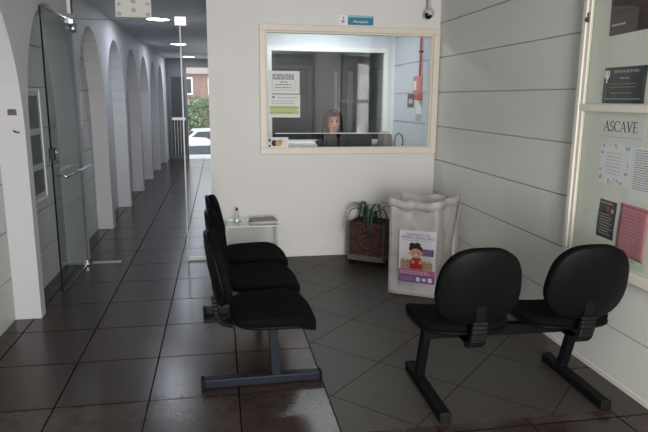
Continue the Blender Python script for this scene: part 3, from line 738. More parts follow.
# ------------------------------------------------------------------ sheets around the reception window
fz = YB + 0.009
s = Sheet('notice_sheet', M['paper'], (0.475, fz, 1.645), (1, 0, 0), (0, 0, 1), 0.31, 0.215, 'white AVISO notice taped inside the window frame, upper of the pair', 'notice')
s.rects('heading_block', M['grey'], [(0.15, 0.62, 0.82, 0.86)]); s.t += 0.001; s.text('heading', 'AVISO', 0.058, M['paper'], 0.485, 0.735, 1.15)
s.rects('border', M['midgrey'], [(0.13, 0.14, 0.86, 0.16), (0.13, 0.14, 0.145, 0.60), (0.845, 0.14, 0.86, 0.60)])
s.lines('notice_text', M['grey'], 0.38, 0.62, 0.46, 0.56, 1, .5, 0.05); s.lines('notice_text', M['grey'], 0.22, 0.76, 0.20, 0.46, 2, .35, 0.05)
s = Sheet('notice_sheet', M['paper'], (0.475, fz, 1.415), (1, 0, 0), (0, 0, 1), 0.315, 0.222, 'white notice with lime green lines on the reception glass, lower of the pair', 'notice')
s.disc('crest', M['grey'], [(0.17, 0.88, 0.045, 0.06, 0)])
s.lines('notice_text', M['midgrey'], 0.3, 0.95, 0.80, 0.92, 1); s.lines('notice_text', M['midgrey'], 0.1, 0.95, 0.56, 0.76, 2, .3)
s.rects('highlighted_band', M['greenp'], [(0.04, 0.34, 0.96, 0.50), (0.04, 0.14, 0.96, 0.30)]); s.t += 0.0005
s.lines('highlighted_text', M['mintd'], 0.08, 0.92, 0.16, 0.48, 3, .18)
s = Sheet('picture_card', M['paper'], (0.470, YB - 0.02, 1.118), (1, 0, 0), (0, 0.1, 1), 0.20, 0.105, 'small card with brown and yellow pictures standing in the window corner', 'card')
s.disc('dark_pictures', M['brownp'], [(0.08, 0.72, 0.06, 0.16, 0), (0.08, 0.18, 0.05, 0.12, 0), (0.3, 0.45, 0.14, 0.30, 0)]); s.disc('tan_pictures', M['tan'], [(0.52, 0.45, 0.16, 0.3, .0004), (0.62, 0.6, 0.1, 0.2, .0006)]); s.disc('yellow_pictures', mat('amber_print', (0.7, 0.42, 0.10), 0.6), [(0.5, 0.3, 0.08, 0.15, .001)])
# blue sign over the window
sg = Sheet('room_sign', M['whitep'], (1.165, YB - 0.004, 2.303), (1, 0, 0), (0, 0, 1), 0.345, 0.092, 'small teal and white sign fixed above the reception window', 'sign', thick=0.004)
sg.rects('teal_panel', M['blue'], [(0.26, 0.02, 1.0, 0.98)]); sg.t += 0.0005
sg.rects('pale_strip', M['tealg'], [(0.27, 0.78, 0.99, 0.95)])
sg.text('sign_text', 'Recepção', 0.034, M['whitep'], 0.64, 0.36, 1.1)
sg.disc('emblem', M['lilac'], [(0.12, 0.35, 0.05, 0.18, 0)]); sg.disc('emblem_dot', M['purple'], [(0.13, 0.72, 0.025, 0.09, 0)])

# ceiling camera
cm = empty('security_camera', (2.03, 5.72, 0), 0, 'small white and black dome camera hanging above the window corner', 'security camera')
build('mounting_stem', tube(bmesh.new(), [(0.0, 0, ZC), (0.0, 0, 2.46)], 0.016, 12), M['camw'], cm, True)
build('ceiling_plate', lathe(bmesh.new(), [(0, ZC), (0.04, ZC), (0.038, ZC - 0.012), (0, ZC - 0.014)], 18), M['camw'], cm, True)
RC = Matrix.Translation((0, 0, 2.415)) @ Matrix.Rotation(math.radians(25), 4, 'Y')
build('camera_housing', lathe(bmesh.new(), [(0, 0.055), (0.02, 0.05), (0.042, 0.025), (0.048, 0.0), (0.046, -0.012), (0, -0.014)], 20, RC), M['camw'], cm, True)
build('camera_dome', lathe(bmesh.new(), [(0.040, -0.010), (0.038, -0.028), (0.026, -0.048), (0, -0.056)], 20, RC), M['lens'], cm, True)

# ------------------------------------------------------------------ inside the booth
dk = empty('reception_desk', (1.1, 6.40, 0), 0, 'pale laminate desk running behind the reception window', 'desk')
build('worktop', bx(-0.95, 0.95, -0.30, 0.36, 0.86, 0.90), M['desk'], dk, bevel=0.003)
for sx in (-0.93, 0.90): build('end_panel', bx(sx, sx + 0.03, -0.28, 0.24, 0, 0.86), M['desk'], dk)
def monitor(x, y, rz, w_, h_, z_, label):
    mo = empty('computer_monitor', (x, y, 0.90), rz, label, 'monitor', 'reception monitors')
    build('housing', bx(-w_ / 2, w_ / 2, -0.02, 0.02, z_ - h_, z_), M['blackm'], mo, bevel=0.006)
    build('rear_bulge', bx(-w_ * .3, w_ * .3, -0.045, -0.02, z_ - h_ * .8, z_ - h_ * .25), M['blackm'], mo, bevel=0.008)
    build('screen', bx(-w_ / 2 + .012, w_ / 2 - .012, 0.0195, 0.0215, z_ - h_ + .02, z_ - .012), M['black'], mo)
    build('stand', bx(-0.03, 0.03, -0.03, -0.01, 0.01, z_ - h_ * .5), M['blackm'], mo); build('stand_base', bx(-0.11, 0.11, -0.08, 0.09, 0, 0.012), M['blackm'], mo, bevel=0.004)
monitor(1.49, 6.44, 0.06, 0.37, 0.27, 0.342, 'larger black monitor seen from behind on the reception desk')
monitor(1.20, 6.44, -0.10, 0.15, 0.20, 0.315, 'narrow black screen edge left of the larger desk monitor')
bm = bmesh.new(); lathe(bm, [(0, 0), (0.075, 0), (0.085, 0.03), (0.09, 0.20), (0.075, 0.30), (0.045, 0.335), (0, 0.34)], 22)
fn = tag(build('table_fan_cover', bm, M['wicker'], None, True), 'rounded brownish desk container standing right of the monitors', 'container'); fn.location = (1.845, 6.50, 0.90)
fn.name = 'desk_container'
hd = tag(build('headset', tube(bmesh.new(), [(-0.045, 0, 0), (-0.05, 0, .06), (-0.035, 0, .12), (0, 0, .145), (.035, 0, .12), (.05, 0, .06), (.045, 0, 0)], 0.008, 8), M['black'], None, True), 'thin black headset loop propped near the booth right wall', 'headset')
hd.location = (1.99, 6.45, 1.08)
st_ = tag(build('headset_stand', bx(-0.06, 0.06, -0.04, 0.04, 0, 0.172), M['desk'], None, bevel=0.004), 'pale block under the black headset loop on the desk', 'stand'); st_.location = (1.99, 6.45, 0.90)
pr = empty('printer', (0.82, 6.45, 0.90), 0, 'low pale grey printer at the left end of reception desk', 'printer')
build('printer_body', bx(-0.22, 0.22, -0.14, 0.14, 0, 0.22), M['desk'], pr, bevel=0.012); build('paper_tray', bx(-0.16, 0.16, -0.17, -0.14, 0.03, 0.06), M['midgrey'], pr); build('top_lid', bx(-0.20, 0.20, -0.12, 0.13, 0.22, 0.232), M['whitep'], pr, bevel=0.004)

# red alarm conduit and call point on the booth's right wall
al = empty('fire_alarm_point', (XR, 6.42, 1.6), 0, 'red pipe running down to a red alarm call point on the booth wall', 'fire alarm')
build('conduit', tube(bmesh.new(), [(-0.02, -0.06, 0.97), (-0.02, -0.06, 0.22)], 0.012, 10), M['redpaint'], al, True)
for z in (0.85, 0.50): build('pipe_clip', bx(-0.036, 0, -0.082, -0.038, z, z + 0.02), M['blackm'], al)
cb = build('call_point_box', bx(-0.05, 0, -0.09, 0.08, 0.06, 0.25), M['pinkbox'], al, bevel=0.006); build('call_point_window', bx(-0.053, -0.049, -0.04, 0.05, 0.10, 0.20), M['whitep'], cb)
build('siren', bx(-0.06, 0, -0.11, 0.0, -0.01, 0.062), M['redpaint'], al, bevel=0.01)
s = Sheet('wall_card', M['offpaper'], (XR - 0.003, 6.83, 1.50), (0, -1, 0), (0, 0, 1), 0.26, 0.17, 'dark grey framed card under the alarm on the booth wall', 'card')
s.rects('dark_panel', M['darkframe'], [(0.04, 0.04, 0.96, 0.96)]); s.t += .0005; s.disc('pale_oval', M['midgrey'], [(0.5, 0.45, 0.32, 0.18, 0)])
s = Sheet('wall_paper', M['paper'], (XR - 0.003, 6.50, 1.36), (0, -1, 0), (0, 0, 1), 0.20, 0.22, 'white and grey leaflet lowest on the booth right wall', 'leaflet')
s.rects('grey_block', M['midgrey'], [(0.0, 0.0, 1.0, 0.36)])

# person at the desk
def person():
    root = empty('person', (1.345, 7.05, 0), 0, 'long-haired person in dark top seated behind the reception monitors', 'person')
    vs, es, rs = [], [], []
    def add(p, r, par=None):
        vs.append(p); rs.append(r if isinstance(r, tuple) else (r, r)); i = len(vs) - 1
        if par is not None: es.append((par, i))
        return i
    pel = add((0, 0.08, 0.66), (0.155, 0.11)); wai = add((0, 0.07, 0.80), (0.125, 0.09), pel); che = add((0, 0.04, 0.96), (0.135, 0.10), wai)
    sh = add((0, 0.03, 1.07), (0.11, 0.075), che); nk = add((0, 0.01, 1.14), 0.052, sh); nk2 = add((0, -0.005, 1.185), 0.050, nk)
    jaw = add((0, -0.035, 1.235), (0.058, 0.066), nk2); fc = add((0, -0.025, 1.295), (0.075, 0.090), jaw); cr_ = add((0, -0.005, 1.365), (0.078, 0.094), fc); add((0, 0.0, 1.425), (0.052, 0.062), cr_)
    for s_ in (-1, 1):
        a = add((s_ * 0.15, 0.03, 1.05), 0.060, sh); b = add((s_ * 0.20, 0.00, 0.93), 0.048, a); e = add((s_ * 0.22, -0.03, 0.82), 0.042, b)
        f = add((s_ * 0.17, -0.15, 0.90), 0.036, e); wr = add((s_ * 0.12, -0.235, 0.935), 0.025, f); pm = add((s_ * 0.10, -0.28, 0.932), (0.026, 0.018), wr)
        for q_ in range(4):
            k = add((s_ * (0.10 + (q_ - 1.5) * 0.016), -0.325, 0.935 + 0.004 * (q_ % 2)), 0.009, pm); k = add((s_ * (0.098 + (q_ - 1.5) * 0.018), -0.350 - 0.006 * (1.5 - abs(q_ - 1.5)), 0.925), 0.0085, k); add((s_ * (0.097 + (q_ - 1.5) * 0.018), -0.365 - 0.008 * (1.5 - abs(q_ - 1.5)), 0.914), 0.0075, k)
        k = add((s_ * 0.065, -0.27, 0.928), 0.010, wr); add((s_ * 0.052, -0.30, 0.922), 0.009, k)
        h_ = add((s_ * 0.10, 0.0, 0.62), 0.085, pel); kn = add((s_ * 0.12, -0.38, 0.60), 0.062, h_); an = add((s_ * 0.12, -0.36, 0.16), 0.042, kn); add((s_ * 0.12, -0.46, 0.10), 0.034, an)
    me = bpy.data.meshes.new('body'); me.from_pydata(vs, es, []); o = bpy.data.objects.new('body', me); C.objects.link(o); o.parent = root
    me.materials.append(M['skin'])
    bm = bmesh.new(); bm.from_mesh(me); ly = bm.verts.layers.skin.verify(); bm.verts.ensure_lookup_table()
    for i, v in enumerate(bm.verts): v[ly].radius = rs[i]; v[ly].use_root = (i == 0)
    bm.to_mesh(me); bm.free()
    o.modifiers.new('skin', 'SKIN'); o.modifiers['skin'].use_smooth_shade = True; md = o.modifiers.new('sub', 'SUBSURF'); md.levels = 2; md.render_levels = 2
    # clothing: top following the torso and arms
    vs2, es2, rs2 = [], [], []
    vs, es, rs = vs2, es2, rs2
    def add2(p, r, par=None):
        vs2.append(p); rs2.append(r if isinstance(r, tuple) else (r, r)); i = len(vs2) - 1
        if par is not None: es2.append((par, i))
        return i
    pel = add2((0, 0.08, 0.64), (0.175, 0.13)); wai = add2((0, 0.07, 0.80), (0.145, 0.11), pel); che = add2((0, 0.04, 0.96), (0.155, 0.118), wai); sh = add2((0, 0.03, 1.075), (0.125, 0.088), che); add2((0, 0.018, 1.125), (0.066, 0.062), sh)
    for s_ in (-1, 1):
        a = add2((s_ * 0.15, 0.03, 1.055), 0.074, sh); b = add2((s_ * 0.20, 0.00, 0.93), 0.060, a); e = add2((s_ * 0.22, -0.03, 0.82), 0.054, b); f = add2((s_ * 0.17, -0.15, 0.90), 0.046, e); add2((s_ * 0.13, -0.22, 0.93), 0.036, f)
    me = bpy.data.meshes.new('dark_top'); me.from_pydata(vs2, es2, []); o = bpy.data.objects.new('dark_top', me); C.objects.link(o); o.parent = root; me.materials.append(M['shirt'])
    bm = bmesh.new(); bm.from_mesh(me); ly = bm.verts.layers.skin.verify(); bm.verts.ensure_lookup_table()
    for i, v in enumerate(bm.verts): v[ly].radius = rs2[i]; v[ly].use_root = (i == 0)
    bm.to_mesh(me); bm.free()
    o.modifiers.new('skin', 'SKIN'); o.modifiers['skin'].use_smooth_shade = True; md = o.modifiers.new('sub', 'SUBSURF'); md.levels = 2; md.render_levels = 2
    # trousers
    bm = bmesh.new()
    for s_ in (-1, 1): tube(bm, [(s_ * .08, 0.12, .62), (s_ * .10, 0.0, .62), (s_ * .12, -.30, .605), (s_ * .12, -.40, .57), (s_ * .12, -.395, .45), (s_ * .12, -.37, .18)], [.12, .11, .088, .082, .075, .065], 14)
    build('trousers', bm, M['blackm'], root, True)
    # hair: cap plus long side locks
    bm = bmesh.new(); n = 28; rings = []
    for k in range(9):
        ph = PI / 2 * (k / 8) * 1.28
        ring = []
        for j in range(n):
            a = 2 * PI * j / n; d = V((math.sin(ph) * math.cos(a) * 0.112, math.sin(ph) * math.sin(a) * 0.130, math.cos(ph) * 0.132))
            if d.y < -0.05 and d.z < 0.040: d.y = -0.05 - (0.05 if d.z > 0.02 else 0.03); d.z = max(d.z, 0.035)
            ring.append(bm.verts.new((d.x, d.y + 0.002, 1.355 + d.z)))
        rings.append(ring)
    for a, b in zip(rings[:-1], rings[1:]):
        for j in range(n): bm.faces.new([a[j], a[(j + 1) % n], b[(j + 1) % n], b[j]])
    for s_ in (-1, 1):
        for q_ in range(5):
            y = -0.055 + q_ * 0.028
            tube(bm, [(s_ * 0.020, y - 0.03, 1.455), (s_ * 0.078, y - 0.015, 1.40), (s_ * (0.096), y - 0.01, 1.30), (s_ * 0.105, y, 1.20), (s_ * 0.110, y - 0.01, 1.10), (s_ * 0.10, y - 0.03, 1.02)], [0.012, 0.022, 0.022, 0.022, 0.018, 0.008], 8)
    for q_ in range(9):
        x = -0.08 + q_ * 0.02
        tube(bm, [(x * .6, 0.05, 1.44), (x, 0.095, 1.38), (x * 1.1, 0.105, 1.28), (x * 1.1, 0.09, 1.12), (x, 0.085, 1.02)], [0.012, 0.022, 0.022, 0.02, 0.008], 8)
    build('long_hair', bm, M['hair'], root, True)
    # face
    for s_ in (-1, 1):
        e_ = build('eye', lathe(bmesh.new(), [(0, -0.008), (0.010, -0.004), (0.012, 0), (0.010, 0.004), (0, 0.008)], 12, frame_mtx((s_ * 0.030, -0.108, 1.335), (1, 0, 0), (0, 0, 1))), M['eye'], root, True)
        build('eyebrow', tube(bmesh.new(), [(s_ * 0.016, -0.112, 1.353), (s_ * 0.032, -0.113, 1.358), (s_ * 0.048, -0.104, 1.353)], 0.003, 6), M['hair'], root, True)
        build('ear', lathe(bmesh.new(), [(0, -0.01), (0.022, -0.004), (0.024, 0.004), (0, 0.008)], 12, frame_mtx((s_ * 0.080, -0.01, 1.315), (0, 1, 0), (0, 0, 1))), M['skin'], root, True)
    build('nose', tube(bmesh.new(), [(0, -0.108, 1.338), (0, -0.122, 1.315), (0, -0.132, 1.298), (0, -0.112, 1.290)], [0.007, 0.010, 0.013, 0.008], 10), M['skin'], root, True)
    build('lips', tube(bmesh.new(), [(-0.024, -0.100, 1.262), (-0.010, -0.108, 1.265), (0, -0.108, 1.263), (0.010, -0.108, 1.265), (0.024, -0.100, 1.262)], [0.003, 0.006, 0.0065, 0.006, 0.003], 8), M['lips'], root, True)
person()
ch = empty('office_stool', (1.345, 7.14, 0), 0, 'black swivel stool the receptionist sits on', 'stool')
build('stool_seat', lathe(bmesh.new(), [(0, 0.42), (0.19, 0.42), (0.21, 0.445), (0.19, 0.47), (0, 0.48)], 24), M['blackm'], ch, True)
build('gas_column', tube(bmesh.new(), [(0, 0, 0.06), (0, 0, 0.42)], 0.025, 12), M['chrome'], ch, True)
for k in range(5):
    a = 2 * PI * k / 5; build('base_arm', ribbon(bmesh.new(), [(0, 0, 0.075), (0.24 * math.cos(a), 0.24 * math.sin(a), 0.045)], 0.018, 0.025, Vector((-math.sin(a), math.cos(a), 0))), M['blackm'], ch)
    build('castor', lathe(bmesh.new(), [(0, -0.012), (0.026, -0.012), (0.026, 0.012), (0, 0.012)], 14, frame_mtx((0.24 * math.cos(a), 0.24 * math.sin(a), 0.026), (0, 1, 0), (0, 0, 1))), M['tyre'], ch)

# ------------------------------------------------------------------ notice case on the right wall
nb = empty('notice_case', (XR, 2.2, 0), 0, 'wall-mounted cream framed glass notice case beside the right-hand bench', 'notice board')
nm = Matrix.Translation((-XR, -2.2, 0))
XF = XR - 0.065; NY0, NY1, NZ0, NZ1 = 1.2, 3.335, 0.645, 2.42
build('backing', bx(XR - 0.028, XR - 0.002, NY0, NY1, NZ0, NZ1, mtx=nm), M['back'], nb)
bm = bmesh.new()
box(bm, XF, XR - .002, NY1 - 0.035, NY1, NZ0, NZ1, mtx=nm); box(bm, XF, XR - .002, NY0, NY1 - 0.035, NZ0, NZ0 + 0.055, mtx=nm)
box(bm, XF, XR - .002, NY0, NY1 - 0.035, NZ1 - 0.055, NZ1, mtx=nm); box(bm, XF, XR - .002, NY0, NY0 + 0.05, NZ0 + .055, NZ1 - .055, mtx=nm)
build('outer_frame', bm, M['cream2'], nb, bevel=0.004)
build('middle_rail', bx(XF + 0.006, XR - 0.028, NY0 + .05, NY1 - 0.035, 1.540, 1.582, mtx=nm), M['cream2'], nb, bevel=0.003)
bm = bmesh.new()
box(bm, XF + 0.010, XF + 0.03, NY1 - 0.065, NY1 - 0.036, NZ0 + .056, NZ1 - .056, mtx=nm)
build('sliding_stile', bm, M['cream2'], nb, bevel=0.002)
lk = build('cam_lock', lathe(bmesh.new(), [(0, 0), (0.014, 0.001), (0.014, 0.012), (0.009, 0.016), (0, 0.016)], 16, nm @ frame_mtx((XF + 0.010, NY1 - 0.045, 2.065), (0, -1, 0), (0, 0, 1))), M['darkframe'], nb, True)
build('hasp', bx(XF + 0.004, XF + 0.012, NY1 - 0.060, NY1 - 0.030, 2.075, 2.105, mtx=nm), M['worn'], nb)
build('glass_pane', bx(XF + 0.016, XF + 0.020, NY0 + .05, NY1 - .065, NZ0 + .055, NZ1 - .055, mtx=nm), M['glass'], nb)

XP = XR - 0.0285
def nsheet(name, mt, y1, z0, w_, h_, label, cat, tilt=0.0, **k):
    return Sheet(name, mt, (XP, y1, z0), (0, -math.cos(tilt), math.sin(tilt)), (0, math.sin(tilt), math.cos(tilt)), w_, h_, label, cat, **k)
def serif_title(s):
    bm = bmesh.new(); cap = 0.056; x0, y0 = 0.040, 0.062; z = s.z()
    def bar(p, q_, w_):
        p, q_ = Vector((*p, 0)), Vector((*q_, 0)); d = (q_ - p).normalized(); n = Vector((-d.y, d.x, 0)) * w_ / 2
        lo = [p - n, p + n, q_ + n, q_ - n]; a = [bm.verts.new(s.m @ (v + V((x, y0, z)))) for v in lo]; b = [bm.verts.new(s.m @ (v + V((x, y0, z + 0.0008)))) for v in lo]
        bm.faces.new(a); bm.faces.new(b)
        for k in range(4): bm.faces.new([a[k], a[(k + 1) % 4], b[(k + 1) % 4], b[k]])
    def arc(cx, cy2, rx, ry, a0, a1, wmin, wmax):
        n = 10
        for k in range(n):
            t0 = math.radians(a0 + (a1 - a0) * k / n); t1 = math.radians(a0 + (a1 - a0) * (k + 1.15) / n)
            bar((cx + rx * math.cos(t0), cy2 + ry * math.sin(t0)), (cx + rx * math.cos(t1), cy2 + ry * math.sin(t1)), wmin + (wmax - wmin) * abs(math.cos((t0 + t1) / 2)))
    x = x0; c = cap
    for ch_ in 'ASCAVE':
        if ch_ == 'A':
            bar((0.005, 0), (0.024, c), 0.0035); bar((0.024, c), (0.044, 0), 0.0075); bar((0.012, c * .34), (0.037, c * .34), 0.003); bar((-0.002, 0), (0.013, 0), 0.003); bar((0.036, 0), (0.052, 0), 0.003); x += 0.053
        elif ch_ == 'S':
            arc(0.016, c * .75, 0.0125, c * .24, 30, 270, 0.004, 0.0065); arc(0.016, c * .26, 0.0135, c * .25, 90, -150, 0.004, 0.0065); bar((0.028, c * .80), (0.028, c), 0.003); bar((0.003, 0), (0.003, c * .2), 0.003); x += 0.037
        elif ch_ == 'C':
            arc(0.026, c * .5, 0.024, c * .5, 50, 310, 0.0035, 0.0075); bar((0.043, c * .76), (0.043, c), 0.003); x += 0.051
        elif ch_ == 'V':
            bar((0.005, c), (0.024, 0), 0.0075); bar((0.024, 0), (0.042, c), 0.0035); bar((-0.003, c), (0.013, c), 0.003); bar((0.035, c), (0.050, c), 0.003); x += 0.051
        else:
            bar((0.008, 0), (0.008, c), 0.0072); bar((0, 0.001), (0.034, 0.001), 0.003); bar((0, c - .001), (0.032, c - .001), 0.003); bar((0.008, c * .52), (0.026, c * .52), 0.003); bar((0.033, 0), (0.034, c * .2), 0.003); bar((0.031, c * .82), (0.031, c), 0.003); x += 0.03
    build('title_lettering', bm, M['ink'], s.o)
s = nsheet('event_poster', M['darkr'], 3.120, 1.955, 0.44, 0.33, 'dark maroon photo poster at the top of the notice case', 'poster', 0.03)
s.lines('faint_bands', M['blackp'], 0.03, 0.8, 0.3, 0.8, 4, .4, .1); s.rects('caption_line', M['midgrey'], [(0.04, 0.15, 0.30, 0.18)])
s.disc('silver_crest', M['grey'], [(0.78, 0.22, 0.09, 0.07, 0)]); s.rects('crest_rays', M['midgrey'], [(0.70, 0.32, 0.72, 0.38), (0.77, 0.33, 0.79, 0.41), (0.84, 0.32, 0.86, 0.38)])
s = nsheet('psychology_poster', M['darkp'], 3.122, 1.588, 0.345, 0.195, 'dark green-black poster with white psi symbol on the middle rail', 'poster', wavy=0.004)
pb = bmesh.new(); R0 = s.m @ Matrix.Translation((0.028, 0.150, s.z() + 0.001))
tube(pb, [R0 @ V((0, -0.040, 0)), R0 @ V((0, 0.030, 0))], 0.0026, 6); tube(pb, [R0 @ V((-0.016, 0.028, 0)), R0 @ V((-0.015, 0.0, 0)), R0 @ V((-0.008, -0.014, 0)), R0 @ V((0, -0.018, 0)), R0 @ V((0.008, -0.014, 0)), R0 @ V((0.015, 0.0, 0)), R0 @ V((0.018, 0.028, 0))], 0.0030, 6)
build('psi_symbol', pb, M['whitep'], s.o)
s.lines('heading_text', M['grey'], 0.25, 0.85, 0.80, 0.95, 1, .5, .05); s.lines('subtitle_text', M['midgrey'], 0.40, 0.62, 0.64, 0.74, 1, .3, 0)
s.lines('body_text', M['tan'], 0.15, 0.85, 0.40, 0.58, 2, .18, .1); s.lines('body_text', M['grey'], 0.2, 0.8, 0.22, 0.34, 1, .2, .1); s.lines('footer_text', M['tealg'], 0.05, 0.92, 0.08, 0.16, 1, .25, .02)
s = nsheet('title_sheet', M['offpaper'], 3.125, 1.372, 0.375, 0.150, 'pale sheet lettered ASCAVE just below the middle rail', 'notice')
serif_title(s); s.rects('underline', M['midgrey'], [(0.04, 0.20, 0.96, 0.225)])
s = nsheet('bordered_sheet', M['paper'], 3.095, 1.135, 0.265, 0.232, 'white sheet bordered with pink and blue doodles under the ASCAVE lettering', 'notice', 0.01)
rnd = random.Random(4); pk, bl_ = [], []
for i in range(34):
    e = rnd.choice('tblr'); a = rnd.uniform(0.06, 0.94); b = rnd.uniform(0.04, 0.14)
    u, v = {'t': (a, 1 - b), 'b': (a, b), 'l': (b, a), 'r': (1 - b, a)}[e]; (pk if rnd.random() < .6 else bl_).append((u, v, rnd.uniform(.012, .035), rnd.uniform(.012, .04), 0))
s.disc('pink_doodles', M['pinkm'], pk); s.disc('blue_doodles', M['bluem'], bl_); s.lines('letter_text', M['midgrey'], 0.22, 0.80, 0.22, 0.80, 7, .22, .2)
s = nsheet('printed_list', M['paper'], 2.822, 1.078, 0.21, 0.288, 'long white sheet of printed lines at the photo right edge', 'notice')
s.lines('list_text', M['grey'], 0.12, 0.92, 0.2, 0.95, 17, .35, .35)
s = nsheet('leaflet', M['blackp'], 3.058, 0.828, 0.150, 0.218, 'small black leaflet left of the pink sheet in the notice case', 'leaflet', -0.03, wavy=0.004)
s.rects('red_mark', M['red'], [(0.48, 0.72, 0.62, 0.86)]); s.rects('white_mark', M['midgrey'], [(0.74, 0.70, 0.88, 0.80)]); s.lines('leaflet_text', M['midgrey'], 0.15, 0.9, 0.08, 0.66, 8, .28, .3); s.lines('leaflet_heading', M['tan'], 0.1, 0.8, 0.88, 0.97, 1, .4, .1)
s = nsheet('pink_sheet', M['pinkp'], 2.875, 0.765, 0.225, 0.288, 'curled pink sheet low in the notice case, right of the black leaflet', 'notice', -0.02, wavy=0.005)
s.rects('darker_margin', M['pinkd'], [(0.02, 0.94, 0.98, 0.97)]); s.lines('pink_text', M['pinkd'], 0.1, 0.9, 0.08, 0.90, 13, .2, .2)
s = nsheet('green_sheet', M['mintp'], 2.885, 0.712, 0.245, 0.052, 'pale green strip of paper along the notice case bottom', 'notice')
s.lines('green_text', M['mintd'], 0.1, 0.7, 0.1, 0.9, 2, .25, .3)

# ------------------------------------------------------------------ left wall: framed photos, switch, hook
def pframe(y0, y1, z0, z1, label, shots):
    o = empty('picture_board', (XL, y0, z0), 0, label, 'picture board')
    W_, H2 = y1 - y0, z1 - z0
    bm = bmesh.new(); box(bm, 0, 0.02, 0, W_, 0, H2); build('mount_board', bm, M['photob'], o)
    bm = bmesh.new(); t_ = 0.022
    box(bm, 0, 0.028, -t_, 0, -t_, H2 + t_); box(bm, 0, 0.028, W_, W_ + t_, -t_, H2 + t_); box(bm, 0, 0.028, 0, W_, -t_, 0); box(bm, 0, 0.028, 0, W_, H2, H2 + t_)
    build('frame', bm, M['postw'], o, bevel=0.003)
    for (a, b, c, d) in shots: build('photograph', bx(0.02, 0.0215, a * W_, b * W_, c * H2, d * H2), M['photo'], o)
pframe(4.97, 5.36, 0.765, 1.640, 'tall white framed board of three dark photographs seen through the glass door', [(0.1, 0.88, 0.66, 0.96), (0.12, 0.88, 0.33, 0.60), (0.15, 0.90, 0.05, 0.27)])
pframe(6.62, 6.86, 1.30, 1.64, 'small framed dark photograph in the second alcove behind the glass', [(0.12, 0.88, 0.1, 0.9)])
sw = empty('wall_switch', (XA - 0.075, 4.40, 1.47), 0, 'small brown switch plate on the nearest arcade pier', 'switch')
build('switch_plate', bx(-0.025, 0.035, -0.010, 0, 0, 0.05), M['planter'], sw, bevel=0.003); build('switch_rocker', bx(-0.010, 0.008, -0.014, -0.009, 0.012, 0.038), M['darkframe'], sw)
tag(build('wall_hook', tube(bmesh.new(), [(-1.385, 4.40, 1.365), (-1.385, 4.375, 1.365), (-1.375, 4.36, 1.36), (-1.345, 4.355, 1.355)], 0.005, 8), M['darkframe'], None, True), 'thin dark hook below the switch on the nearest arcade pier', 'hook')

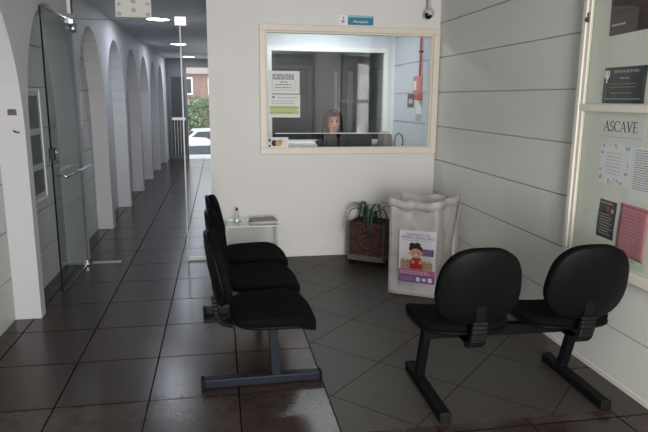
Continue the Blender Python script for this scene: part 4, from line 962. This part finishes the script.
# ------------------------------------------------------------------ street beyond the corridor
ZS = -1.15
ST(build('ground_street', bx(-12, 8, 17.6, 42, ZS - 0.1, ZS), M['street']))
ST(build('ground_steps', bx(-3.5, 3, 16.1, 17.6, -1.15, -0.03), M['street']))
def car(loc, rz, mt, label):
    o = empty('parked_car', loc, rz, label, 'car', 'parked cars')
    prof = [(-2.05, .35), (-2.1, .62), (-2.0, .88), (-1.25, 1.0), (-0.65, 1.42), (0.75, 1.48), (1.65, 1.35), (2.0, .98), (2.08, .6), (2.0, .35)]
    bm = bmesh.new(); L_ = []
    for (y, ins) in ((-0.86, 0.10), (-0.80, 0.0), (0.80, 0.0), (0.86, 0.10)):
        ring = []
        for (x, z) in prof:
            yy = y * (1 - 0.20 * max(0, (z - 0.95) / 0.5)); ring.append(bm.verts.new((x * (1 - ins * .1), yy, z if ins == 0 else 0.35 + (z - .35) * 0.96)))
        L_.append(ring)
    for a, b in zip(L_[:-1], L_[1:]):
        for k in range(len(prof)): bm.faces.new([a[k], a[(k + 1) % len(prof)], b[(k + 1) % len(prof)], b[k]])
    bm.faces.new(L_[0][::-1]); bm.faces.new(L_[-1])
    build('car_body', bm, mt, o)
    for s_ in (-1, 1):
        bm = bmesh.new(); y = s_ * 0.80
        for q_ in ([(-1.05, 1.02), (-0.6, 1.36), (0.1, 1.38), (0.1, 1.02)], [(0.18, 1.02), (0.18, 1.38), (0.8, 1.38), (1.5, 1.25), (1.65, 1.02)]):
            f = []
            for off in (0.0, 0.02):
                f.append([bm.verts.new((x, s_ * (0.855 - 0.34 * max(0, z - .95)+ off), z)) for x, z in q_])
            bm.faces.new(f[0]); bm.faces.new(f[1][::-1])
            for k in range(len(q_)): bm.faces.new([f[0][k], f[0][(k + 1) % len(q_)], f[1][(k + 1) % len(q_)], f[1][k]])
        build('side_windows', bm, M['carglass'], o)
        for x in (-1.3, 1.3):
            wh = build('wheel', lathe(bmesh.new(), [(0, -.1), (.30, -.1), (.33, -.06), (.33, .06), (.30, .1), (0, .1)], 20, frame_mtx((x, s_ * 0.80, .33), (1, 0, 0), (0, 0, 1))), M['tyre'], o)
            build('hubcap', lathe(bmesh.new(), [(0, -.112), (.18, -.112), (.19, .112), (0, .112)], 16, frame_mtx((x, s_ * 0.80, .33), (1, 0, 0), (0, 0, 1))), M['alu'], wh)
    build('windscreen', bx(-0.02, 0.0, -0.62, 0.62, -0.26, 0.26, mtx=Matrix.Translation((-0.99, 0, 1.22)) @ Matrix.Rotation(math.radians(55), 4, 'Y')), M['carglass'], o)
    build('rear_window', bx(0.0, 0.02, -0.60, 0.60, -0.16, 0.16, mtx=Matrix.Translation((1.86, 0, 1.17)) @ Matrix.Rotation(math.radians(-43), 4, 'Y')), M['carglass'], o)
    for s_ in (-1, 1): build('tail_lamp', bx(2.0, 2.07, s_ * .66 - .1, s_ * .66 + .1, .72, .9), M['taill'], o); build('headlamp', bx(-2.1, -2.0, s_ * .62 - .12, s_ * .62 + .12, .68, .8), M['whitep'], o)
car((-0.4, 26.0, ZS), math.radians(10), M['car'], 'white car parked further out across the street')
car((-1.3, 20.8, ZS - 0.05), math.radians(-70), M['carr'], 'pale silver car parked just outside the corridor end')
b_ = empty('street_building', (0, 36, ZS), 0, 'reddish masonry building across the street beyond the parked cars', 'building')
build('facade', bx(-9, 7, 0, 6, 0, 4.75), M['brick'], b_)
build('fascia_band', bx(-9, 7, -0.25, 0, 4.1, 4.7), M['brick2'], b_)
for i in range(8):
    fx = -8 + i * 1.85; f_ = build('window_frame', bx(fx, fx + 1.0, -0.08, 0, 2.9, 3.9), M['postw'], b_); build('window_pane', bx(fx + .1, fx + .9, -0.10, -0.08, 3.0, 3.8), M['carglass'], f_)
for i in range(3):
    fx = -8 + i * 4.2; build('shop_opening', bx(fx, fx + 2.8, -0.06, 0, 0.2, 2.6), M['brick2'], b_)
def shrub(x, y, z, r, n, label, seed):
    rnd = random.Random(seed); o = empty('roadside_bush', (x, y, z), 0, label, 'bush', 'roadside bushes')
    build('trunk', tube(bmesh.new(), [(0, 0, 0), (0.04, 0, r * .6), (0, 0.03, r * 1.2)], [.07, .05, .03], 8), M['trunk'], o)
    bm = bmesh.new()
    for i in range(n):
        d = V((rnd.gauss(0, 1), rnd.gauss(0, 1), rnd.gauss(0, 1))).normalized() * r * rnd.uniform(.55, 1); c_ = d + V((0, 0, r * 1.3)); c_.z = max(c_.z, .1)
        a = V((rnd.gauss(0, 1), rnd.gauss(0, 1), rnd.gauss(0, 1))).normalized(); b2 = a.orthogonal().normalized(); sz = 0.11
        bm.faces.new([bm.verts.new(c_ + a * sz), bm.verts.new(c_ + b2 * sz * .5), bm.verts.new(c_ - a * sz), bm.verts.new(c_ - b2 * sz * .5)])
    build('foliage', bm, M['bush'], o)
shrub(-0.9, 32.0, ZS, 1.25, 1500, 'leafy bush behind the parked cars, leftmost', 1)
shrub(2.0, 31.0, ZS, 1.1, 1300, 'leafy bush behind the parked cars, right of its twin', 2)
